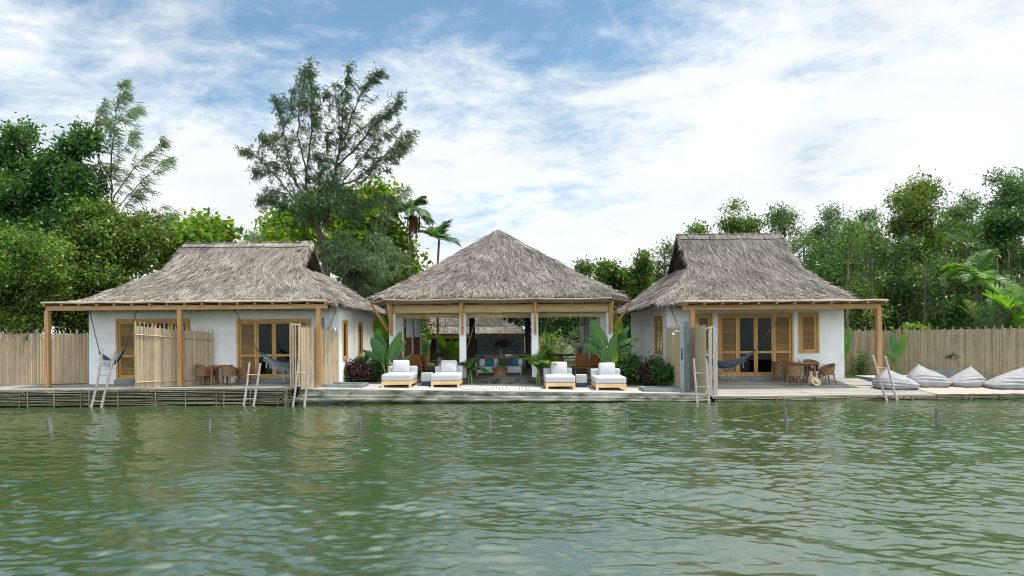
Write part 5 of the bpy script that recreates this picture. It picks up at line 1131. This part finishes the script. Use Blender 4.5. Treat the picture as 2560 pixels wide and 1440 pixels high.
casuarina('casuarina_tree', 'tall dark casuarina with a forked trunk standing over the left roof', 30, [
    ([(800, 585), (770, 520), (765, 430), (778, 340), (780, 250), (770, 165)], 0.072), ([(765, 430), (745, 340), (748, 260), (760, 200), (762, 170)], 0.043), ([(770, 520), (735, 440), (712, 360), (700, 290), (690, 245)], 0.043),
    ([(775, 540), (730, 490), (690, 440), (650, 400), (614, 375)], 0.043), ([(725, 485), (690, 480), (660, 490), (645, 510)], 0.025), ([(745, 470), (715, 410), (680, 350), (660, 345)], 0.032), ([(815, 570), (830, 480), (842, 400), (855, 320), (862, 230), (872, 160)], 0.072), ([(842, 400), (870, 320), (900, 240), (925, 200), (950, 180)], 0.043),
    ([(838, 420), (890, 370), (930, 320), (975, 280), (1000, 250)], 0.050), ([(830, 470), (890, 450), (950, 400), (990, 360), (1030, 330)], 0.050), ([(850, 380), (880, 340), (920, 310), (960, 290)], 0.036), ([(900, 460), (940, 420), (985, 385), (1020, 360)], 0.036), ([(860, 450), (900, 400), (940, 350), (985, 320)], 0.032),
    ([(815, 560), (870, 530), (930, 500), (985, 500)], 0.036), ([(790, 540), (800, 450), (815, 380), (822, 330)], 0.036), ([(740, 450), (705, 420), (660, 440), (640, 430)], 0.029), ([(795, 560), (740, 530), (690, 510), (660, 500)], 0.036), ([(855, 330), (840, 270), (838, 220)], 0.029), ([(780, 330), (800, 270), (815, 230)], 0.025), ([(780, 300), (755, 250), (735, 215)], 0.025),
    ([(700, 330), (725, 290), (735, 260)], 0.022), ([(815, 560), (830, 500), (800, 430), (790, 390)], 0.029)],
    [(815, 690), (814, 630), (803, 590), (790, 570)], 'needle', 13.0, 41, tuft=.22, sub=1.1, rad=.2, blobs=[(800, 500, 70, 40), (850, 500, 70, 40), (770, 540, 50, 30), (880, 540, 50, 25), (830, 460, 60, 30)], nb=4500)
casuarina('casuarina_tree', 'thin wispy casuarina blown by the wind, against the sky at the left', 29, [
    ([(283, 560), (278, 480), (278, 400), (285, 320), (295, 250), (305, 205)], .045), ([(280, 470), (255, 410), (240, 340), (240, 285), (258, 262)], .025), ([(280, 500), (320, 440), (355, 400), (390, 370), (410, 350)], .028), ([(285, 530), (330, 480), (370, 440), (400, 410), (420, 400)], .025), ([(279, 400), (310, 370), (335, 325)], .018), ([(285, 320), (310, 290), (345, 270)], .018), ([(290, 280), (300, 240), (315, 225)], .014),
    ([(283, 560), (310, 520), (340, 480), (365, 470)], .02), ([(280, 440), (255, 440), (245, 400)], .018), ([(284, 350), (265, 320), (262, 290)], .016), ([(345, 640), (380, 590), (405, 560), (435, 530)], .022), ([(380, 590), (395, 545), (400, 520)], .015), ([(283, 590), (310, 560), (340, 545), (360, 520)], .02)],
    [(290, 690), (287, 620), (283, 560)], 'needle_b', 6.0, 42, tuft=.36, rad=.08, lean=.75, sub=.8)
casuarina('casuarina_tree', 'grey green casuarina with soft low foliage behind the gap between the roofs', 31, [
    ([(880, 700), (900, 640), (930, 590), (960, 540)], .05), ([(880, 700), (860, 640), (850, 600)], .04), ([(890, 690), (930, 660), (970, 640), (1000, 640)], .04), ([(880, 720), (920, 700), (960, 690)], .03), ([(930, 560), (970, 520), (1000, 490), (1010, 480)], .035)],
    [(880, 830), (880, 760), (882, 700)], 'needle_b', 6, 43, tuft=.40, rad=.12, blobs=[(880, 640, 55, 40), (850, 590, 40, 40), (930, 620, 50, 40), (960, 670, 50, 30), (890, 700, 60, 30), (830, 630, 30, 50)], nb=5000)

def feather_palm(label, px, ytop, ybase, D, fr, L, ll, mats, seed, rad=.07, trunk=True, name='areca_palm', **kw):
    tp = W(px, ytop, D); b = W(px-6, ybase, D); b.z = .3; return palm(name, label, 'palm', b, tp, fr, mats, seed=seed, L=L, ll=ll, rad=rad, trunk=trunk, bark='bark', **kw)
e = feather_palm('slender areca palm with a brown skirt, tallest above the gap between the roofs', 1028, 525, 850, 33, 14, 1.35, .68, ['palm'], 5, lw=.075, nl=30, droop=1.7, rise=(-.1, 1.4), hang=.5, vshape=.15)
m = MB()
r = np.random.default_rng(9); tp = W(1033, 545, 32.8); n = 160; V, Q = blades(np.array(tp)+r.normal(size=(n, 3))*np.array([.12, .1, .1]), unit(np.stack([r.normal(.1, .15, n), r.normal(0, .1, n), -np.ones(n)], 1)), unit(r.normal(size=(n, 3))), .5+.4*r.random(n), np.full(n, .06)); npmesh('dead_skirt', V, Q, M['dead'], e)
feather_palm('shorter areca palm leaning over the left edge of the pyramid roof', 1097, 600, 850, 33, 12, 1.3, .62, ['palm'], 6, lw=.07, nl=30, droop=1.1, rise=(.1, 1.5), hang=.4, vshape=.15)
feather_palm('round headed palm with pale lower fronds behind the grey brown fence', 2447, 690, 840, 27, 30, 1.35, .62, ['palm_b', 'palm', 'palm_b', 'palm_pale'], 7, lw=.05, nl=34, droop=1.5, rise=(-.5, 1.45), hang=.3, rad=.12, name='feather_palm')
e = palm('feather_palm', 'young palm with broad bright fronds at the right edge behind the fence', 'palm', Vector((X(2562, 24.5), 24.5, .3)), Vector((X(2562, 24.5), 24.5, 1.6)), 12, ['palm_b'], seed=12, L=2.7, ll=.72, lw=.07, nl=38, droop=.6, rise=(.95, 1.45), hang=.15, vshape=.3, trunk=False)
e = palm('feather_palm', 'grey green arching palm just left of the bright broad fronds', 'palm', Vector((X(2455, 25.3), 25.3, .3)), Vector((X(2475, 25.3), 25.3, 1.5)), 7, ['palm_pale', 'palm'], seed=15, L=2.1, ll=.55, lw=.055, nl=36, droop=.7, rise=(.95, 1.45), hang=.35, trunk=False)

# small trees between the pavilion and the right bungalow
tree('small_tree', 'pale thin topped tree left of the others above the right slope of the pyramid roof', 'tree', 44, [(1452, 655, 16, 14), (1458, 672, 18, 12), (1446, 668, 12, 10)], [(1455, 830), (1455, 720), (1454, 660)], 900, .24, 'leaf_acacia', seed=21, gate=.3, limbs=5)
tree('small_tree', 'light green bushy tree above the right eave of the pyramid roof', 'tree', 38, [(1515, 690, 26, 30), (1550, 700, 30, 30), (1530, 730, 45, 30), (1570, 730, 30, 25), (1508, 672, 14, 14)], [(1535, 830), (1535, 760), (1530, 700)], 7000, .22, 'leaf_acacia_b', seed=22, gate=.3)
tree('small_tree', 'narrow column shaped dense tree between the pyramid roof and the right bungalow', 'tree', 36, [(1608, 650, 20, 28), (1605, 690, 28, 30), (1612, 720, 32, 30), (1600, 740, 34, 24), (1612, 632, 10, 12)], [(1606, 840), (1606, 760), (1607, 660)], 8500, .18, 'leaf_acacia_b', seed=23, gate=.1, clump=.2)
tree('small_tree', 'sparse airy tree touching the left gable of the right bungalow', 'tree', 40, [(1660, 640, 22, 18), (1672, 620, 14, 12), (1650, 660, 18, 18), (1668, 670, 20, 18), (1640, 700, 30, 20)], [(1660, 830), (1660, 740), (1662, 640)], 2300, .22, 'leaf_acacia', seed=24, gate=.4, asp=3)
tree('small_tree', 'small bright tree top just peeping over the right thatched ridge', 'tree', 40, [(1742, 577, 10, 10), (1745, 592, 16, 12)], [(1744, 830), (1744, 700), (1743, 590)], 900, .20, 'leaf_acacia_b', seed=25, limbs=4)
# the wood at the right: each crown its own tree
def acacia(label, cx, top, rx, D, n, mat='leaf_acacia', bot=800, sz=.20, seed=0, gate=.5, group=None, dense=.0, lean=0):
    r = random.Random(seed); H = bot-top; bl = []; k = 9
    for i in range(k):
        f = i/(k-1); w = rx*(math.sin(math.pi*(.13+.62*f**.8))**.9)*(1-.1*f); bl.append((cx+lean*(1-f)+r.uniform(-.4, .4)*rx*(.35+f), top+H*.78*f+10, w*r.uniform(.42, .75), H*.075*r.uniform(.8, 1.5)))
        if i > 1: bl.append((cx+lean*(1-f)+r.choice((-1, 1))*rx*.55+r.uniform(-6, 6), top+H*.78*f+r.uniform(-14, 14), w*.45, H*.07))
    tree('acacia_tree', label, 'tree', D, bl, [(cx+r.uniform(-8, 8), 900), (cx+r.uniform(-6, 6), 760), (cx, top+H*.45), (cx+lean*.8, top+H*.15)], n, sz, mat, group, 'barkdark', seed+40, .10, gate, .30, 3.2, .35, .45, 130, 8, 2.6, .3, 1.0)
WG = 'acacias of the wood behind the right fence'
acacia('rounded acacia standing first above the middle of the right thatched ridge', 1852, 506, 52, 38, 9000, 'leaf_acacia_b', 760, seed=1)
acacia('airy acacia with a pointed top above the right end of the thatched ridge', 1962, 494, 50, 40, 7000, 'leaf_acacia', 780, seed=2, gate=.65)
acacia('pale soft acacia just right of the thatched ridge', 2085, 524, 62, 40, 13000, 'leaf_acacia', 800, seed=3)
acacia('thin topped acacia in the dip before the tall lime tipped one', 2175, 520, 50, 41, 9000, 'leaf_acacia', 800, seed=4, gate=.6)
acacia('tall dense acacia with lime lit crown, standing proud of the wood', 2298, 454, 68, 34, 17000, 'leaf_acacia_b', 700, seed=5, gate=.25)
acacia('mid green acacia right of the tall lime lit one', 2385, 514, 50, 37, 10000, 'leaf_acacia', 780, seed=6, gate=.5)
acacia('wispy acacia between the mid green acacia and the dark corner tree', 2430, 500, 38, 40, 5000, 'leaf_acacia', 760, seed=7, gate=.7)
acacia('large dark acacia, rightmost and tallest against the sky', 2520, 438, 85, 33, 23000, 'leaf_dark', 720, seed=8, gate=.3)
for i, (cx, top, rx, D, n) in enumerate(((2010, 590, 50, 36, 8000), (2060, 600, 48, 34, 8000), (2130, 580, 55, 35, 10000), (2210, 590, 50, 36, 9000), (2260, 610, 45, 35, 8000), (2345, 600, 50, 36, 9000), (2420, 600, 45, 36, 8000), (2480, 620, 50, 35, 8000), (2580, 560, 70, 36, 9000), (2640, 500, 80, 36, 9000), (1930, 570, 40, 39, 5000), (2160, 650, 60, 32, 8000), (2300, 660, 60, 32, 8000), (2400, 690, 50, 31, 6000))):
    acacia('slender trunked acacia in the shaded lower wood behind the right fence', cx, top+(i*37 % 70)-10, rx*.85, D, int(n*.75), ('leaf_acacia', 'leaf_dark', 'leaf_acacia_b')[i % 3], 850, .19, seed=60+i, group=WG)
r = np.random.default_rng(77)
P, C = cluster_points([blob(px, 770+20*math.sin(px), 34+2.5*math.sin(px*.7), 50, 75) for px in range(2020, 2720, 45)]+[blob(px, 800, 40, 60, 60) for px in range(1360, 1700, 50)], 42000, r, 24, .28, 2.0, .3)
V, Q = leafquads(P, r, .19, 2.6); tag(npmesh('undergrowth', V, Q, M['leaf_dark']), 'dark mass of undergrowth behind the right fence and garden', 'undergrowth', kind='stuff')
r = random.Random(4)
for i in range(16):
    px = 2130+i*29+r.uniform(-9, 9); D = r.uniform(29, 33); b = W(px, 850, D); b.z = .3; t_ = W(px+r.uniform(-14, 14), r.uniform(560, 670), D); m = MB(); m.tube([b, b.lerp(t_, .4)+Vector((r.uniform(-.15, .15), 0, 0)), t_], [.07, .055, .03], 7)
    e = empty('sapling', b, 'slim bare stemmed sapling in the wood behind the right fence', 'sapling', 'saplings behind the right fence'); m.build('trunk', M['bark'], e)
    rg_ = np.random.default_rng(i+900); P, C = cluster_points([(t_.x+rg_.normal()*.3, t_.y, t_.z-1.1*k_, .6, .5, .45) for k_ in range(3)], 900, rg_, 22, .22, 2.2, .3); V, Q = leafquads(P, rg_, .18, 2.8); npmesh('crown', V, Q, M['leaf_acacia'], e)
# greenery at the far end of the garden, seen through the pavilion
tree('garden_tree', 'leafy garden tree seen through the blinds right of the rear thatch', 'tree', 44, [(1345, 800, 40, 40), (1300, 785, 45, 30), (1255, 765, 50, 30), (1400, 790, 50, 40), (1440, 800, 50, 40), (1380, 750, 60, 40)], [(1390, 900), (1390, 840), (1390, 780)], 11000, .24, 'leaf_dark', seed=31)
tree('garden_tree', 'yellow green vine covered tree right of the third pavilion column', 'tree', 34, [(1368, 860, 14, 30), (1376, 890, 14, 26), (1362, 835, 12, 20), (1385, 905, 18, 16)], [(1372, 920), (1370, 880), (1368, 840)], 2200, .17, 'leaf_lime', seed=32, rad=.06, gate=.1, limbs=5)
tree('garden_tree', 'dark garden tree behind the left pavilion columns', 'tree', 38, [(1000, 800, 30, 40), (1035, 820, 30, 40), (1010, 860, 40, 40), (975, 850, 30, 40)], [(1010, 920), (1010, 860), (1010, 800)], 7000, .22, 'leaf_acacia_b', seed=33)
tree('garden_tree', 'leafy garden tree between the right pavilion columns and the bungalow', 'tree', 36, [(1560, 800, 30, 40), (1545, 850, 35, 40), (1580, 840, 25, 40), (1520, 830, 30, 40), (1480, 850, 30, 40)], [(1550, 920), (1550, 860), (1550, 800)], 7000, .2, 'leaf_dark', seed=34)
tree('garden_tree', 'bushy tree filling the gap between the left roof and the pavilion', 'tree', 36, [(960, 740, 40, 40), (930, 720, 40, 40), (990, 720, 40, 40), (950, 800, 30, 40), (1010, 700, 25, 30)], [(960, 920), (960, 840), (960, 760)], 9000, .22, 'leaf_acacia_b', seed=35)
tree('garden_tree', 'dark tree low behind the left end of the left roof', 'tree', 33, [(280, 725, 45, 35), (335, 730, 40, 25), (330, 760, 60, 40)], [(320, 920), (320, 800), (330, 720)], 7000, .2, 'leaf_acacia', seed=36)
